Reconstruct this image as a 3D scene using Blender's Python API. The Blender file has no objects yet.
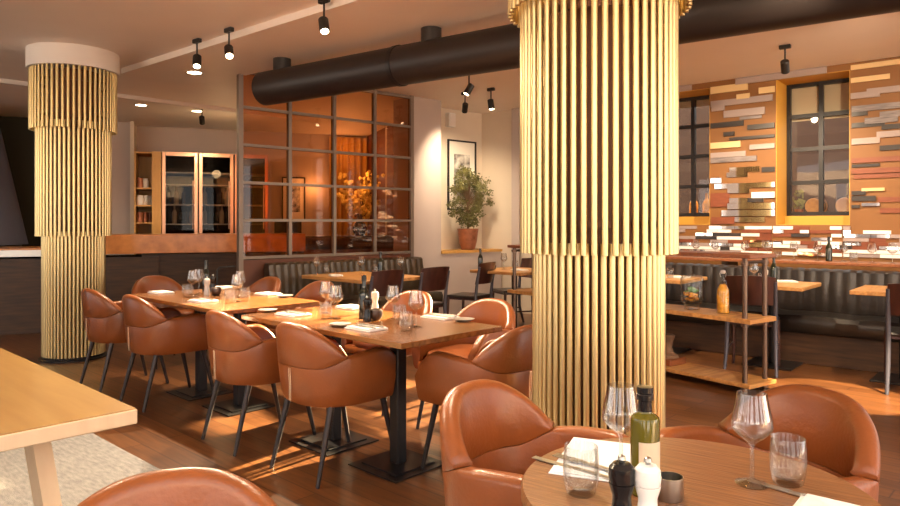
import bpy, math, random
from mathutils import Vector, Matrix
random.seed(7)
R = math.radians
sc = bpy.context.scene
col = sc.collection
H, F, HZ = 1.3, 680.0, 223.0          # eye height (m), focal length and horizon row of a 900x506 frame
CEIL = 2.95

def at_z(px, py, z):
    Y = (H - z) * F / (py - HZ)
    return Vector(((px - 450) / F * Y, Y, z))
def at_Y(px, py, Y):
    return Vector(((px - 450) / F * Y, Y, H - (py - HZ) * Y / F))
UA, NA = R(137), R(47)                 # the two directions of the room's grid
U = Vector((math.cos(UA), math.sin(UA), 0)); N = Vector((math.cos(NA), math.sin(NA), 0))

# ------------------------------------------------------------------ materials
def mat(name, color, rough=.5, metal=0, var=0, vscale=6, stretch=None, bump=0, bscale=40, color2=None,
        coat=0, spec=.5, detail=6, sheen=0):
    m = bpy.data.materials.new(name); m.use_nodes = True
    nt = m.node_tree; b = nt.nodes['Principled BSDF']
    b.inputs['Base Color'].default_value = (*color, 1)
    b.inputs['Roughness'].default_value = rough
    b.inputs['Metallic'].default_value = metal
    b.inputs['Coat Weight'].default_value = coat
    b.inputs['Coat Roughness'].default_value = .15
    b.inputs['Specular IOR Level'].default_value = spec
    b.inputs['Sheen Weight'].default_value = sheen
    if var or color2 or bump:
        tc = nt.nodes.new('ShaderNodeTexCoord'); mp = nt.nodes.new('ShaderNodeMapping')
        nt.links.new(tc.outputs['Object'], mp.inputs['Vector'])
        if stretch: mp.inputs['Scale'].default_value = stretch
    if var or color2:
        nz = nt.nodes.new('ShaderNodeTexNoise'); nz.inputs['Scale'].default_value = vscale
        nz.inputs['Detail'].default_value = detail
        nt.links.new(mp.outputs['Vector'], nz.inputs['Vector'])
        cr = nt.nodes.new('ShaderNodeValToRGB')
        c2 = color2 or tuple(c * (1 - var) for c in color)
        cr.color_ramp.elements[0].position = .32; cr.color_ramp.elements[1].position = .68
        cr.color_ramp.elements[0].color = (*c2, 1); cr.color_ramp.elements[1].color = (*color, 1)
        nt.links.new(nz.outputs['Fac'], cr.inputs['Fac'])
        nt.links.new(cr.outputs['Color'], b.inputs['Base Color'])
    if bump:
        n2 = nt.nodes.new('ShaderNodeTexNoise'); n2.inputs['Scale'].default_value = bscale
        nt.links.new(mp.outputs['Vector'], n2.inputs['Vector'])
        bp = nt.nodes.new('ShaderNodeBump'); bp.inputs['Strength'].default_value = bump
        bp.inputs['Distance'].default_value = .01
        nt.links.new(n2.outputs['Fac'], bp.inputs['Height'])
        nt.links.new(bp.outputs['Normal'], b.inputs['Normal'])
    return m

def glassy(name, tint, refl=.12, blend=.35, rough=.02):
    """see-through glass: clear tint with mirror reflections that grow at grazing angles"""
    m = bpy.data.materials.new(name); m.use_nodes = True
    nt = m.node_tree; nt.nodes.remove(nt.nodes['Principled BSDF'])
    out = nt.nodes['Material Output']
    tr = nt.nodes.new('ShaderNodeBsdfTransparent'); tr.inputs['Color'].default_value = (*tint, 1)
    gl = nt.nodes.new('ShaderNodeBsdfGlossy'); gl.inputs['Roughness'].default_value = rough
    lw = nt.nodes.new('ShaderNodeLayerWeight')
    lw.inputs['Blend'].default_value = .5
    pw = nt.nodes.new('ShaderNodeMath'); pw.operation = 'POWER'; pw.inputs[1].default_value = blend
    nt.links.new(lw.outputs['Facing'], pw.inputs[0])
    mr = nt.nodes.new('ShaderNodeMapRange')
    mr.inputs['To Min'].default_value = refl; mr.inputs['To Max'].default_value = .75
    nt.links.new(pw.outputs[0], mr.inputs['Value'])
    mx = nt.nodes.new('ShaderNodeMixShader')
    nt.links.new(mr.outputs['Result'], mx.inputs['Fac'])
    nt.links.new(tr.outputs[0], mx.inputs[1]); nt.links.new(gl.outputs[0], mx.inputs[2])
    nt.links.new(mx.outputs[0], out.inputs['Surface'])
    return m

def realglass(name, tint, ior, mix):
    m = bpy.data.materials.new(name); m.use_nodes = True
    nt = m.node_tree; nt.nodes.remove(nt.nodes['Principled BSDF']); out = nt.nodes['Material Output']
    g = nt.nodes.new('ShaderNodeBsdfGlass'); g.inputs['Color'].default_value = (*tint, 1); g.inputs['IOR'].default_value = ior
    g.inputs['Roughness'].default_value = .0
    tr = nt.nodes.new('ShaderNodeBsdfTransparent'); tr.inputs['Color'].default_value = (*tint, 1)
    mx = nt.nodes.new('ShaderNodeMixShader'); mx.inputs['Fac'].default_value = mix
    nt.links.new(tr.outputs[0], mx.inputs[1]); nt.links.new(g.outputs[0], mx.inputs[2]); nt.links.new(mx.outputs[0], out.inputs['Surface'])
    return m

def emit(name, color, s):
    m = bpy.data.materials.new(name); m.use_nodes = True
    b = m.node_tree.nodes['Principled BSDF']
    b.inputs['Base Color'].default_value = (0, 0, 0, 1)
    b.inputs['Emission Color'].default_value = (*color, 1); b.inputs['Emission Strength'].default_value = s
    return m

def brickmat(name, c1, c2, mortar, scale, w, h, rot=0, rough=.6, grain=None, mort=.01, coord='Object', rotv=None, bump=0, vary=.35):
    m = bpy.data.materials.new(name); m.use_nodes = True
    nt = m.node_tree; b = nt.nodes['Principled BSDF']
    tc = nt.nodes.new('ShaderNodeTexCoord'); mp = nt.nodes.new('ShaderNodeMapping')
    nt.links.new(tc.outputs[coord], mp.inputs['Vector'])
    mp.inputs['Rotation'].default_value = rotv or (0, 0, rot)
    br = nt.nodes.new('ShaderNodeTexBrick')
    br.inputs['Color1'].default_value = (*c1, 1); br.inputs['Color2'].default_value = (*c2, 1)
    br.inputs['Mortar'].default_value = (*mortar, 1)
    br.inputs['Scale'].default_value = scale; br.inputs['Mortar Size'].default_value = mort
    br.inputs['Brick Width'].default_value = w; br.inputs['Row Height'].default_value = h
    nt.links.new(mp.outputs['Vector'], br.inputs['Vector'])
    src = br.outputs['Color']
    if grain:
        m2 = nt.nodes.new('ShaderNodeMapping'); m2.inputs['Scale'].default_value = grain
        nt.links.new(mp.outputs['Vector'], m2.inputs['Vector'])
        nz = nt.nodes.new('ShaderNodeTexNoise'); nz.inputs['Scale'].default_value = 3; nz.inputs['Detail'].default_value = 8
        nt.links.new(m2.outputs['Vector'], nz.inputs['Vector'])
        mr = nt.nodes.new('ShaderNodeMapRange'); mr.inputs['From Min'].default_value = .3; mr.inputs['From Max'].default_value = .7
        mr.inputs['To Min'].default_value = 1 - vary; mr.inputs['To Max'].default_value = 1 + vary
        nt.links.new(nz.outputs['Fac'], mr.inputs['Value'])
        mx = nt.nodes.new('ShaderNodeMix'); mx.data_type = 'RGBA'; mx.blend_type = 'MULTIPLY'
        mx.inputs[0].default_value = 1
        nt.links.new(br.outputs['Color'], mx.inputs[6]); nt.links.new(mr.outputs['Result'], mx.inputs[7])
        src = mx.outputs[2]
    nt.links.new(src, b.inputs['Base Color'])
    b.inputs['Roughness'].default_value = rough
    if bump:
        bp = nt.nodes.new('ShaderNodeBump'); bp.inputs['Strength'].default_value = bump; bp.inputs['Distance'].default_value = .01
        nt.links.new(br.outputs['Fac'], bp.inputs['Height']); bp.invert = True
        nt.links.new(bp.outputs['Normal'], b.inputs['Normal'])
    return m

M = {}
M['leather'] = mat('tan leather', (.265, .074, .018), .32, var=.22, vscale=5, bump=.12, bscale=90, spec=.55)
M['cushion'] = mat('tan cushion leather', (.25, .068, .016), .36, var=.2, vscale=7, bump=.12, bscale=90)
M['thread'] = mat('cream thread', (.75, .6, .42), .7)
M['blackmetal'] = mat('black powder coated metal', (.018, .016, .017), .38, metal=.4)
M['steelleg'] = mat('dark bronze steel', (.05, .043, .045), .34, metal=.6)
M['gold'] = mat('satin champagne gold', (.70, .55, .275), .32, metal=.94)
M['bronze'] = mat('bronze backing sheet', (.13, .045, .014), .45, metal=.4)
M['plaster'] = mat('white painted plaster', (.78, .72, .67), .7)
M['ceiling'] = mat('warm ceiling paint', (.88, .79, .71), .55, var=.05, vscale=1.5)
M['wallpink'] = mat('warm grey wall paint', (.49, .415, .385), .65, var=.06, vscale=2)
M['wallcream'] = mat('cream wall paint', (.72, .62, .50), .65, var=.06, vscale=2)
M['wallolive'] = mat('dark olive wall paint', (.022, .018, .005), .6)
M['tabletop'] = mat('warm oak tabletop', (.27, .105, .028), .24, stretch=(1, 9, 9), vscale=4, color2=(.15, .054, .014), coat=.3)
M['roundoak'] = mat('brushed oak round top', (.27, .118, .045), .34, stretch=(1.2, 20, 20), vscale=6, color2=(.145, .058, .021), bump=.15, bscale=8, coat=.15)
M['paleoak'] = mat('pale lacquered oak', (.42, .245, .08), .28, stretch=(.7, 7, 7), vscale=3, color2=(.35, .19, .058), coat=.3)
M['paleleg'] = mat('bleached oak edge', (.78, .62, .42), .4, stretch=(4, 4, .7), vscale=4, color2=(.70, .53, .34))
M['rug'] = mat('grey mottled carpet', (.33, .315, .305), .95, vscale=26, color2=(.21, .205, .21), stretch=(.6, 2.2, 1), bump=.5, bscale=120, detail=10)
M['barwood'] = mat('amber burr veneer', (.66, .26, .055), .3, vscale=9, color2=(.46, .155, .028), coat=.4)
M['bardark'] = mat('dark stained bar planks', (.075, .032, .013), .5, stretch=(1, 1, 12), vscale=3, color2=(.024, .011, .006))
M['steel'] = mat('brushed steel', (.50, .48, .44), .28, metal=1)
M['blackleather'] = mat('black leather', (.016, .012, .010), .3, bump=.25, bscale=25, spec=.6)
M['brownleather'] = mat('dark olive brown leather', (.04, .026, .014), .3, bump=.25, bscale=25, spec=.6)
M['darkwood'] = mat('dark mahogany wood', (.060, .018, .012), .3, stretch=(6, 6, 1), vscale=4, color2=(.03, .009, .007), coat=.3)
M['chairmetal'] = mat('blue grey chair steel', (.09, .09, .115), .35, metal=.5)
M['shelfwood'] = mat('honey pine shelf board', (.62, .33, .11), .42, stretch=(8, 1, 8), vscale=4, color2=(.38, .17, .05))
M['redwood'] = mat('red brown shelf board', (.27, .088, .03), .38, stretch=(8, 1, 8), vscale=4, color2=(.18, .056, .02))
M['pipe'] = mat('brown iron pipe', (.16, .11, .085), .38, metal=.75)
M['duct'] = mat('matt black duct metal', (.022, .016, .015), .42, metal=.2)
M['partition'] = mat('brown grey steel frame', (.21, .165, .135), .45, metal=.3)
M['halfwall'] = mat('dark red brown panel', (.10, .03, .013), .45)
M['amber'] = glassy('amber glass', (.86, .60, .42), .04, 4)
M['glass'] = glassy('clear glass', (.96, .965, .965), .09, 1.8)
M['thickglass'] = glassy('thick clear glass', (.955, .965, .965), .06, 2.0)
M['bottleglass'] = glassy('bottle glass', (.95, .96, .95), .05, 3)
M['winglass'] = glassy('window glass', (.92, .92, .9), .025, 4)
M['darkglass'] = glassy('smoked fridge glass', (.62, .58, .54), .012, 4)
M['linen'] = mat('white linen', (.86, .83, .80), .8, bump=.2, bscale=60)
M['paper'] = mat('white menu paper', (.87, .88, .92), .6)
M['ceramicwhite'] = mat('white lacquer', (.85, .83, .78), .25)
M['blackgloss'] = mat('black lacquer', (.008, .008, .009), .16)
M['darkbottle'] = mat('dark green bottle glass', (.012, .014, .006), .08, spec=.7)
M['olivebottle'] = mat('olive oil bottle glass', (.10, .085, .008), .07, spec=.7)
M['kraft'] = mat('beige paper label', (.62, .50, .36), .7)
M['walnutball'] = mat('dark turned walnut', (.055, .028, .018), .3)
M['saucer'] = mat('grey stoneware', (.30, .26, .22), .45)
M['copper'] = mat('hammered copper', (.42, .16, .085), .38, metal=.5, var=.4, vscale=14, bump=.4, bscale=35)
M['copperframe'] = mat('polished copper frame', (.55, .31, .20), .28, metal=1)
M['goldoak'] = mat('golden oak veneer', (.60, .33, .09), .4, stretch=(6, 6, 1), vscale=3, color2=(.52, .27, .065))
M['black'] = mat('black interior', (.008, .007, .006), .7, spec=.1)
M['leaf'] = mat('olive leaves', (.24, .225, .07), .42, color2=(.07, .075, .02), vscale=12)
M['bark'] = mat('bark', (.16, .09, .05), .8)
M['soil'] = mat('potting soil', (.03, .02, .014), .9)
M['picturemat'] = mat('picture mount board', (.82, .77, .68), .7)
M['photo'] = mat('black and white flower photograph', (.75, .72, .66), .5, vscale=9, color2=(.015, .013, .012), detail=3)
M['ochre'] = mat('ochre painted reveal', (.55, .29, .04), .55)
M['blind'] = mat('beige roller blind', (.66, .54, .39), .8)
M['annex'] = mat('dark brown terrace wall', (.055, .026, .014), .7)
M['barrel'] = mat('oak barrel staves', (.42, .21, .075), .5, stretch=(8, 1, 8), vscale=3, color2=(.30, .13, .045))
M['amberliquid'] = mat('amber infused oil', (.9, .42, .05), .1, var=.5, vscale=30)
M['yellow'] = mat('yellow blossom', (.95, .80, .22), .6)
M['curtain'] = mat('gold curtain cloth', (.55, .33, .07), .6)
M['hood'] = mat('slate blue metal hood', (.085, .095, .15), .5)
M['redwall'] = mat('terracotta wall paint', (.17, .045, .014), .6)
M['lampblack'] = mat('black lamp body', (.012, .011, .011), .4)
M['lens'] = emit('lit lamp lens', (1, .78, .48), 22)
M['led'] = emit('warm light strip', (1, .58, .16), 7)
M['green'] = mat('mint leaves', (.12, .36, .03), .5)
M['citrus'] = mat('citrus slices', (.85, .38, .04), .4)
M['mirror'] = mat('mirror strip', (.86, .82, .76), .03, metal=1)
M['s_cream'] = mat('cream strip', (.62, .44, .22), .4)
M['s_lilac'] = mat('lilac grey strip', (.31, .245, .23), .3)
M['s_black'] = mat('charcoal strip', (.03, .024, .022), .3)
M['s_red'] = mat('red brown wood strip', (.20, .052, .02), .5, stretch=(3, 3, 12), vscale=4, color2=(.16, .04, .015))
M['s_white'] = mat('white strip', (.84, .81, .77), .35)
M['s_grey'] = mat('grey streaked strip', (.24, .20, .20), .35, stretch=(2, 2, 20), vscale=4, color2=(.10, .085, .085))
M['floor'] = brickmat('stained oak boards', (.165, .064, .021), (.095, .035, .011), (.04, .014, .006), 1, 1.35, .13, rot=-UA,
                      rough=.33, grain=(1.2, 14, 1), mort=.004, vary=.32)
M['brick'] = mat('ochre brown plaster', (.21, .086, .02), .6, var=.12, vscale=2.5)
M['oldbrick'] = brickmat('orange brick', (.42, .155, .03), (.36, .125, .026), (.33, .12, .03), 1, .24, .075, rotv=(R(90), 0, R(0)),
                      rough=.6, grain=(3, 3, 3), mort=.006, bump=.25)

# ------------------------------------------------------------------ mesh helpers
class MB:
    def __init__(s): s.v = []; s.f = []; s.m = []; s.mi = 0
    def add(s, verts, faces):
        o = len(s.v); s.v += [tuple(v) for v in verts]
        s.f += [tuple(i + o for i in f) for f in faces]; s.m += [s.mi] * len(faces); return s
    def box(s, c, size, rz=0, bev=0):
        x, y, z = (d / 2 for d in size); ca, sa = math.cos(rz), math.sin(rz)
        def T(p): return (c[0] + p[0] * ca - p[1] * sa, c[1] + p[0] * sa + p[1] * ca, c[2] + p[2])
        if bev <= 0:
            vs = [(a * x, b * y, d * z) for d in (-1, 1) for a, b in ((-1, -1), (1, -1), (1, 1), (-1, 1))]
            fs = [(3, 2, 1, 0), (4, 5, 6, 7), (0, 1, 5, 4), (1, 2, 6, 5), (2, 3, 7, 6), (3, 0, 4, 7)]
        else:
            e = min(bev, x * .9, y * .9, z * .9); vs = []; rings = []
            for (zz, ins) in ((-z, e), (-z + e, 0), (z - e, 0), (z, e)):
                for a, b in ((-1, -1), (1, -1), (1, 1), (-1, 1)):
                    # corner pair, chamfered in plan
                    p1 = (a * (x - ins), b * (y - e - (ins if ins else 0) * .0), zz)
                    p2 = (a * (x - e), b * (y - ins), zz)
                    pair = [p1, p2] if a * b > 0 else [p2, p1]
                    vs += pair[::-1] if a * b > 0 and False else pair
            n = 8; fs = []
            # order each ring by angle
            out = []
            for r in range(4):
                ring = vs[r * 8:(r + 1) * 8]
                ring.sort(key=lambda p: math.atan2(p[1] / y, p[0] / x)); out += ring
            vs = out
            for r in range(3):
                for i in range(n):
                    j = (i + 1) % n
                    fs.append((r * n + i, r * n + j, (r + 1) * n + j, (r + 1) * n + i))
            fs.append(tuple(range(n))[::-1]); fs.append(tuple(range(3 * n, 4 * n)))
        return s.add([T(p) for p in vs], fs)
    def bar(s, p0, p1, w, h, up=(0, 0, 1)):
        p0, p1 = Vector(p0), Vector(p1); d = (p1 - p0).normalized(); up = Vector(up)
        if abs(d.dot(up)) > .98: up = Vector((1, 0, 0))
        a = d.cross(up).normalized() * (w / 2); b = a.cross(d).normalized() * (h / 2)
        vs = [p + x for p in (p0, p1) for x in (-a - b, a - b, a + b, -a + b)]
        return s.add(vs, [(0, 1, 2, 3)[::-1], (4, 5, 6, 7), (0, 1, 5, 4), (1, 2, 6, 5), (2, 3, 7, 6), (3, 0, 4, 7)])
    def tube(s, pts, rad, seg=12, caps=True):
        pts = [Vector(p) for p in pts]; n = len(pts)
        if not isinstance(rad, (list, tuple)): rad = [rad] * n
        o = []; up = None
        for i, p in enumerate(pts):
            d = ((pts[min(i + 1, n - 1)] - pts[max(i - 1, 0)])).normalized()
            if up is None:
                up = Vector((0, 0, 1)) if abs(d.z) < .9 else Vector((1, 0, 0))
            a = d.cross(up).normalized(); b = a.cross(d).normalized(); up = b
            for k in range(seg):
                t = 2 * math.pi * k / seg
                o.append(p + a * (math.cos(t) * rad[i]) + b * (math.sin(t) * rad[i]))
        fs = []
        for i in range(n - 1):
            for k in range(seg):
                k2 = (k + 1) % seg
                fs.append((i * seg + k, i * seg + k2, (i + 1) * seg + k2, (i + 1) * seg + k))
        if caps:
            fs.append(tuple(range(seg))[::-1]); fs.append(tuple(range((n - 1) * seg, n * seg)))
        return s.add(o, fs)
    def lathe(s, prof, c=(0, 0, 0), seg=28, axis='z', caps=True):
        o = []; fs = []; n = len(prof)
        for (r, z) in prof:
            r = max(r, 1e-4)
            for k in range(seg):
                t = 2 * math.pi * k / seg
                p = (r * math.cos(t), r * math.sin(t), z)
                if axis == 'y': p = (p[0], p[2], p[1])
                o.append((c[0] + p[0], c[1] + p[1], c[2] + p[2]))
        for i in range(n - 1):
            for k in range(seg):
                k2 = (k + 1) % seg
                fs.append((i * seg + k, i * seg + k2, (i + 1) * seg + k2, (i + 1) * seg + k))
        if caps and prof[0] != prof[-1] and prof[0][0] > 1e-3: fs.append(tuple(range(seg))[::-1])
        if caps and prof[0] != prof[-1] and prof[-1][0] > 1e-3: fs.append(tuple(range((n - 1) * seg, n * seg)))
        return s.add(o, fs)
    def ball(s, c, r, seg=16, rings=10):
        rr = r if isinstance(r, (tuple, list)) else (r, r, r); prof = []
        st = len(s.v)
        s.lathe([(math.sin(math.pi * i / rings), -math.cos(math.pi * i / rings)) for i in range(rings + 1)], seg=seg)
        for i in range(st, len(s.v)):
            v = s.v[i]; s.v[i] = (c[0] + v[0] * rr[0], c[1] + v[1] * rr[1], c[2] + v[2] * rr[2])
        return s
    def mesh(s, name, mats, smooth=True, angle=35):
        me = bpy.data.meshes.new(name); me.from_pydata(s.v, [], s.f)
        for m in (mats if isinstance(mats, (list, tuple)) else [mats]): me.materials.append(m)
        for p, mi in zip(me.polygons, s.m): p.material_index = mi
        if smooth:
            for p in me.polygons: p.use_smooth = True
            try: me.set_sharp_from_angle(angle=R(angle))
            except Exception: pass
        me.update(); return me
    def build(s, name, mats, parent=None, loc=(0, 0, 0), rz=0, smooth=True, angle=35):
        o = bpy.data.objects.new(name, s.mesh(name, mats, smooth, angle)); col.objects.link(o)
        o.location = loc; o.rotation_euler = (0, 0, rz)
        if parent: o.parent = parent
        return o

def tag(o, label=None, cat=None, group=None, kind=None):
    if label: o['label'] = label
    if cat: o['category'] = cat
    if group: o['group'] = group
    if kind: o['kind'] = kind
    return o
def empty(name, loc=(0, 0, 0), rz=0, label=None, cat=None, group=None):
    o = bpy.data.objects.new(name, None); col.objects.link(o); o.empty_display_size = .1
    o.location = loc; o.rotation_euler = (0, 0, rz)
    return tag(o, label, cat, group)
def dup(root, loc, rz, label, group=None):
    r = root.copy(); col.objects.link(r); r.location = loc; r.rotation_euler = (0, 0, rz); r['label'] = label
    if group: r['group'] = group
    for ch in list(root.children):
        c = ch.copy(); col.objects.link(c); c.parent = r
        for g in list(ch.children):
            d = g.copy(); col.objects.link(d); d.parent = c
    return r
class Kind:
    """a kind of thing: the first placement moves the original, later ones copy it"""
    def __init__(s, root): s.root = root; s.used = False
    def put(s, loc, rz, label, group=None):
        if s.used: return dup(s.root, loc, rz, label, group)
        s.used = True; o = s.root; o.location = loc; o.rotation_euler = (0, 0, rz); o['label'] = label
        if group: o['group'] = group
        return o

# ------------------------------------------------------------------ the setting
def struct(name, mb, m, **k): return tag(mb.build(name, m, smooth=False, **k), kind='structure')

struct('floor', MB().box((-.5, 5.5, -.05), (19, 16, .1)), M['floor'])

# right wall: a = distance along it, b = distance across the room
UR = Vector((-.754, .657, 0)); NR = Vector((.657, .754, 0)); RA = math.atan2(UR.y, UR.x); WB = 8.0
def W(a, b, z): return UR * a + NR * b + Vector((0, 0, z))
def wa(px, b=WB):
    r = (px - 450) / F
    return (r * b * NR.y - b * NR.x) / (UR.x - r * UR.y)
def wz(px, py, b=WB):
    p = W(wa(px, b), b, 0); return H - (py - HZ) * p.y / F
def wbox(mb, a0, a1, b0, b1, z0, z1):
    c = W((a0 + a1) / 2, (b0 + b1) / 2, (z0 + z1) / 2)
    return mb.box(c, (abs(a1 - a0), abs(b1 - b0), abs(z1 - z0)), RA)
_c = [Vector((-9.7, -.15, 0)), Vector((9.4, -.15, 0)), W(-5.5, WB + .45, 0), W(5.7, WB + .45, 0), Vector((.9, 13.4, 0)), Vector((-9.7, 13.4, 0))]
_m = MB().add([(p.x, p.y, CEIL) for p in _c] + [(p.x, p.y, CEIL + .1) for p in _c],
              [tuple(range(6))[::-1], tuple(range(6, 12))] + [(i, (i + 1) % 6, (i + 1) % 6 + 6, i + 6) for i in range(6)])
struct('ceiling', _m, M['ceiling'])
w2a, w2b = wa(850), wa(776)
w1a, w1b = wa(710), wa(710) + (w2b - w2a)
wz0, wz1 = 1.28, 2.88
OPEN = [(3.85, 4.65, wz0, wz1), (w1a, w1b, wz0, wz1), (w2a, w2b, wz0, wz1), (-.15, 1.06, 0.0, 2.5), (-1.95, -.45, .3, 2.9),
        (-3.75, -2.25, .3, 2.9), (-5.35, -4.05, .3, 2.9)]
OPEN.sort()
mb = MB(); edge = -5.5; AEND = 5.35
for (a0, a1, z0, z1) in OPEN:
    wbox(mb, edge, a0, WB, WB + .5, 0, CEIL)
    if z0 > 0: wbox(mb, a0, a1, WB, WB + .5, 0, z0)
    wbox(mb, a0, a1, WB, WB + .5, z1, CEIL); edge = a1
wbox(mb, 3.85, 4.65, WB + .36, WB + .44, 2.02, 2.40)  # unseen band added across this opening to keep sun off the rug
wbox(mb, edge, AEND, WB, WB + .5, 0, CEIL)
# local frame aligned to the wall so that the bricks run along it
def wall_local(mb, name, m):
    inv = Matrix.Rotation(-RA, 3, 'Z')
    mb.v = [tuple(inv @ Vector(v)) for v in mb.v]
    return tag(mb.build(name, m, smooth=False, rz=RA), kind='structure')
wall_local(mb, 'wall_right', M['brick'])

# windows of the right wall
def window(idx, a0, a1, z0, z1, cols, rows):
    root = empty('window_%d' % idx); root['kind'] = 'structure'
    zo = z0; z0 = z0 + .10 if z0 > 1 else z0
    fb = WB + .42; w = .045
    mb = MB()
    for i in range(cols + 1):
        a = a0 + (a1 - a0) * i / cols
        a = min(max(a, a0 + w / 2), a1 - w / 2); wbox(mb, a - w / 2, a + w / 2, fb - .03, fb + .03, z0, z1)
    for j in range(rows + 1):
        z = z0 + (z1 - z0) * j / rows; z = min(max(z, z0 + w / 2), z1 - w / 2)
        wbox(mb, a0, a1, fb - .028, fb + .028, z - w / 2, z + w / 2)
    mb.build('window_frame', M['blackmetal'], root, smooth=False)
    wbox(MB(), a0, a1, fb - .004, fb + .004, z0, z1).build('pane', M['winglass'], root, smooth=False)
    e = .006; rv = MB()
    wbox(rv, a0, a0 + e, WB + .001, fb - .03, zo, z1); wbox(rv, a1 - e, a1, WB + .001, fb - .03, zo, z1)
    wbox(rv, a0, a1, WB + .001, fb - .03, z1 - e, z1); wbox(rv, a0, a1, WB + .001, fb - .03, zo, zo + e)
    if zo > 1: wbox(rv, a0 + .0001, a1 - .0001, WB + .32, WB + .499, zo, z0 - .0005)
    rv.build('reveal', M['ochre'], root, smooth=False)
for i, (a0, a1, z0, z1) in enumerate(sorted(OPEN, key=lambda t: -t[0])):
    window(i + 1, a0, a1, z0, z1, *((1, 1) if a0 == 3.85 else (2, 4)))
# dark wall behind the two windows in view, dipped to let sun through
mb = MB()
wbox(mb, -1.5, 3.25, 12.5, 12.6, 0, 3.5); wbox(mb, 3.25, 4.45, 12.5, 12.6, 0, 2.75); wbox(mb, 4.45, 10, 12.5, 12.6, 0, 3.5); wbox(mb, 1.15, 5.2, WB + .5, 9.9, 0, .9)
struct('wall_annex', mb, M['annex'])
mb = MB(); wbox(mb, 1.15, 5.2, WB + .5, WB + .95, wz0 - .05, wz0 + .10); tag(mb.build('window_ledge', M['ochre'], smooth=False), kind='structure')
for k, (a0, a1, dr_) in enumerate(((w2a, w2b, .42), (w1a, w1b, .12))):
    mb = MB(); wbox(mb, a0 + .01, a1 - .01, WB + .47, WB + .478, wz1 - dr_, wz1 - .01)
    o = mb.build('roller_blind', M['blind'], smooth=False)
    tag(o, ['beige roller blind in the window between the strip panels at right',
            'beige roller blind in the window just beside the near gold column'][k], 'blind', 'roller blinds')

# partition line, pier and niche
PD = Vector((.7475, .664, 0)); PN = Vector((-.664, .7475, 0)); PA = math.atan2(PD.y, PD.x)
P0 = Vector((-2.25, 7.286, 0)); PL = 2.332
def Pt(t, off=0, z=0): return P0 + PD * t + PN * off + Vector((0, 0, z))
def pbox(mb, t0, t1, o0, o1, z0, z1, bev=0):
    c = Pt((t0 + t1) / 2, (o0 + o1) / 2, (z0 + z1) / 2)
    return mb.box(c, (abs(t1 - t0), abs(o1 - o0), abs(z1 - z0)), PA, bev)
TN = PL + .516; TC = PL + 1.686
struct('wall_pier', pbox(MB(), PL + .03, TN, 0, .419, 0, CEIL), M['wallpink'])
struct('wall_niche', pbox(MB(), TN - .3, TC + .4, .42, .55, 0, CEIL), M['wallcream'])
struct('wall_dado', pbox(MB(), TN, TC, 0, .42, 0, .885), M['wallpink'])
struct('trim_ledge', pbox(MB(), TN, TC + .0, -.02, .419, .885, .92), M['goldoak'])
mb = MB(); wbox(mb, wa(512), AEND + .3, WB - .012, WB - .001, 0, CEIL)
struct('wall_corner', mb, M['wallpink'])
mb = MB(); wbox(mb, AEND, AEND + 3.15, WB + .06, WB + .2, 0, CEIL); struct('wall_return', mb, M['wallcream'])  # runs on unseen, extended to stop sun leaking in behind the niche

# glazed partition
part = empty('glazed_partition', P0, 0, 'amber glazed steel grid partition behind the leather banquette', 'partition')
def ploc(mb): mb.v = [tuple(Vector(v) - P0) for v in mb.v]; return mb
zr = [.925 + i * (CEIL - .925) / 5 for i in range(6)]
for i in range(5):
    t = PL * i / 4; w = .05 if i in (0, 4) else .036
    ploc(pbox(MB(), t - w / 2, t + w / 2, -.03, .03, .0 if i in (0, 4) else .925, CEIL)).build('post', M['partition'], part, smooth=False)
for j, z in enumerate(zr):
    z = min(z, CEIL - .025)
    ploc(pbox(MB(), 0.02, PL - .02, -.025, .025, z - .015, z + .015)).build('rail', M['partition'], part, smooth=False)
ploc(pbox(MB(), .02, PL - .02, -.004, .004, .93, CEIL - .03)).build('glazing', M['amber'], part, smooth=False)
ploc(pbox(MB(), .02, PL - .02, -.02, .02, 0, .9)).build('lower_panel', M['halfwall'], part, smooth=False)

# back of the bar area
BD = Vector((.935, .353, 0)); BN = Vector((-.353, .935, 0)); BA = math.atan2(BD.y, BD.x)
B0 = Vector((-4.12, 11.2, 0))
def Bt(t, off=0, z=0): return B0 + BD * t + BN * off + Vector((0, 0, z))
def bbox(mb, t0, t1, o0, o1, z0, z1, bev=0, org=None):
    c = (org or B0) + BD * ((t0 + t1) / 2) + BN * ((o0 + o1) / 2) + Vector((0, 0, (z0 + z1) / 2))
    return mb.box(c, (abs(t1 - t0), abs(o1 - o0), abs(z1 - z0)), BA, bev)
struct('wall_back', bbox(MB(), -1.0, 5.2, .75, .9, 0, CEIL), M['wallpink'])
struct('trim_corner', bbox(MB(), -1.06, -1.0, .2, .9, 0, CEIL), M['wallcream'])
struct('wall_bar', bbox(MB(), -5, -1.62, .35, .5, 0, CEIL), M['wallolive'])
struct('wall_side', bbox(MB(), -1.62, -1.06, .35, .5, 0, CEIL), M['wallpink'])
struct('wall_end', bbox(MB(), 3.0, 3.1, -2.3, .749, 0, CEIL), M['redwall'])
struct('trim_beam', MB().box((-3.75, 9.22, CEIL - .025), (4.6, .10, .05), R(45.7)), M['plaster'])
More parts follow.
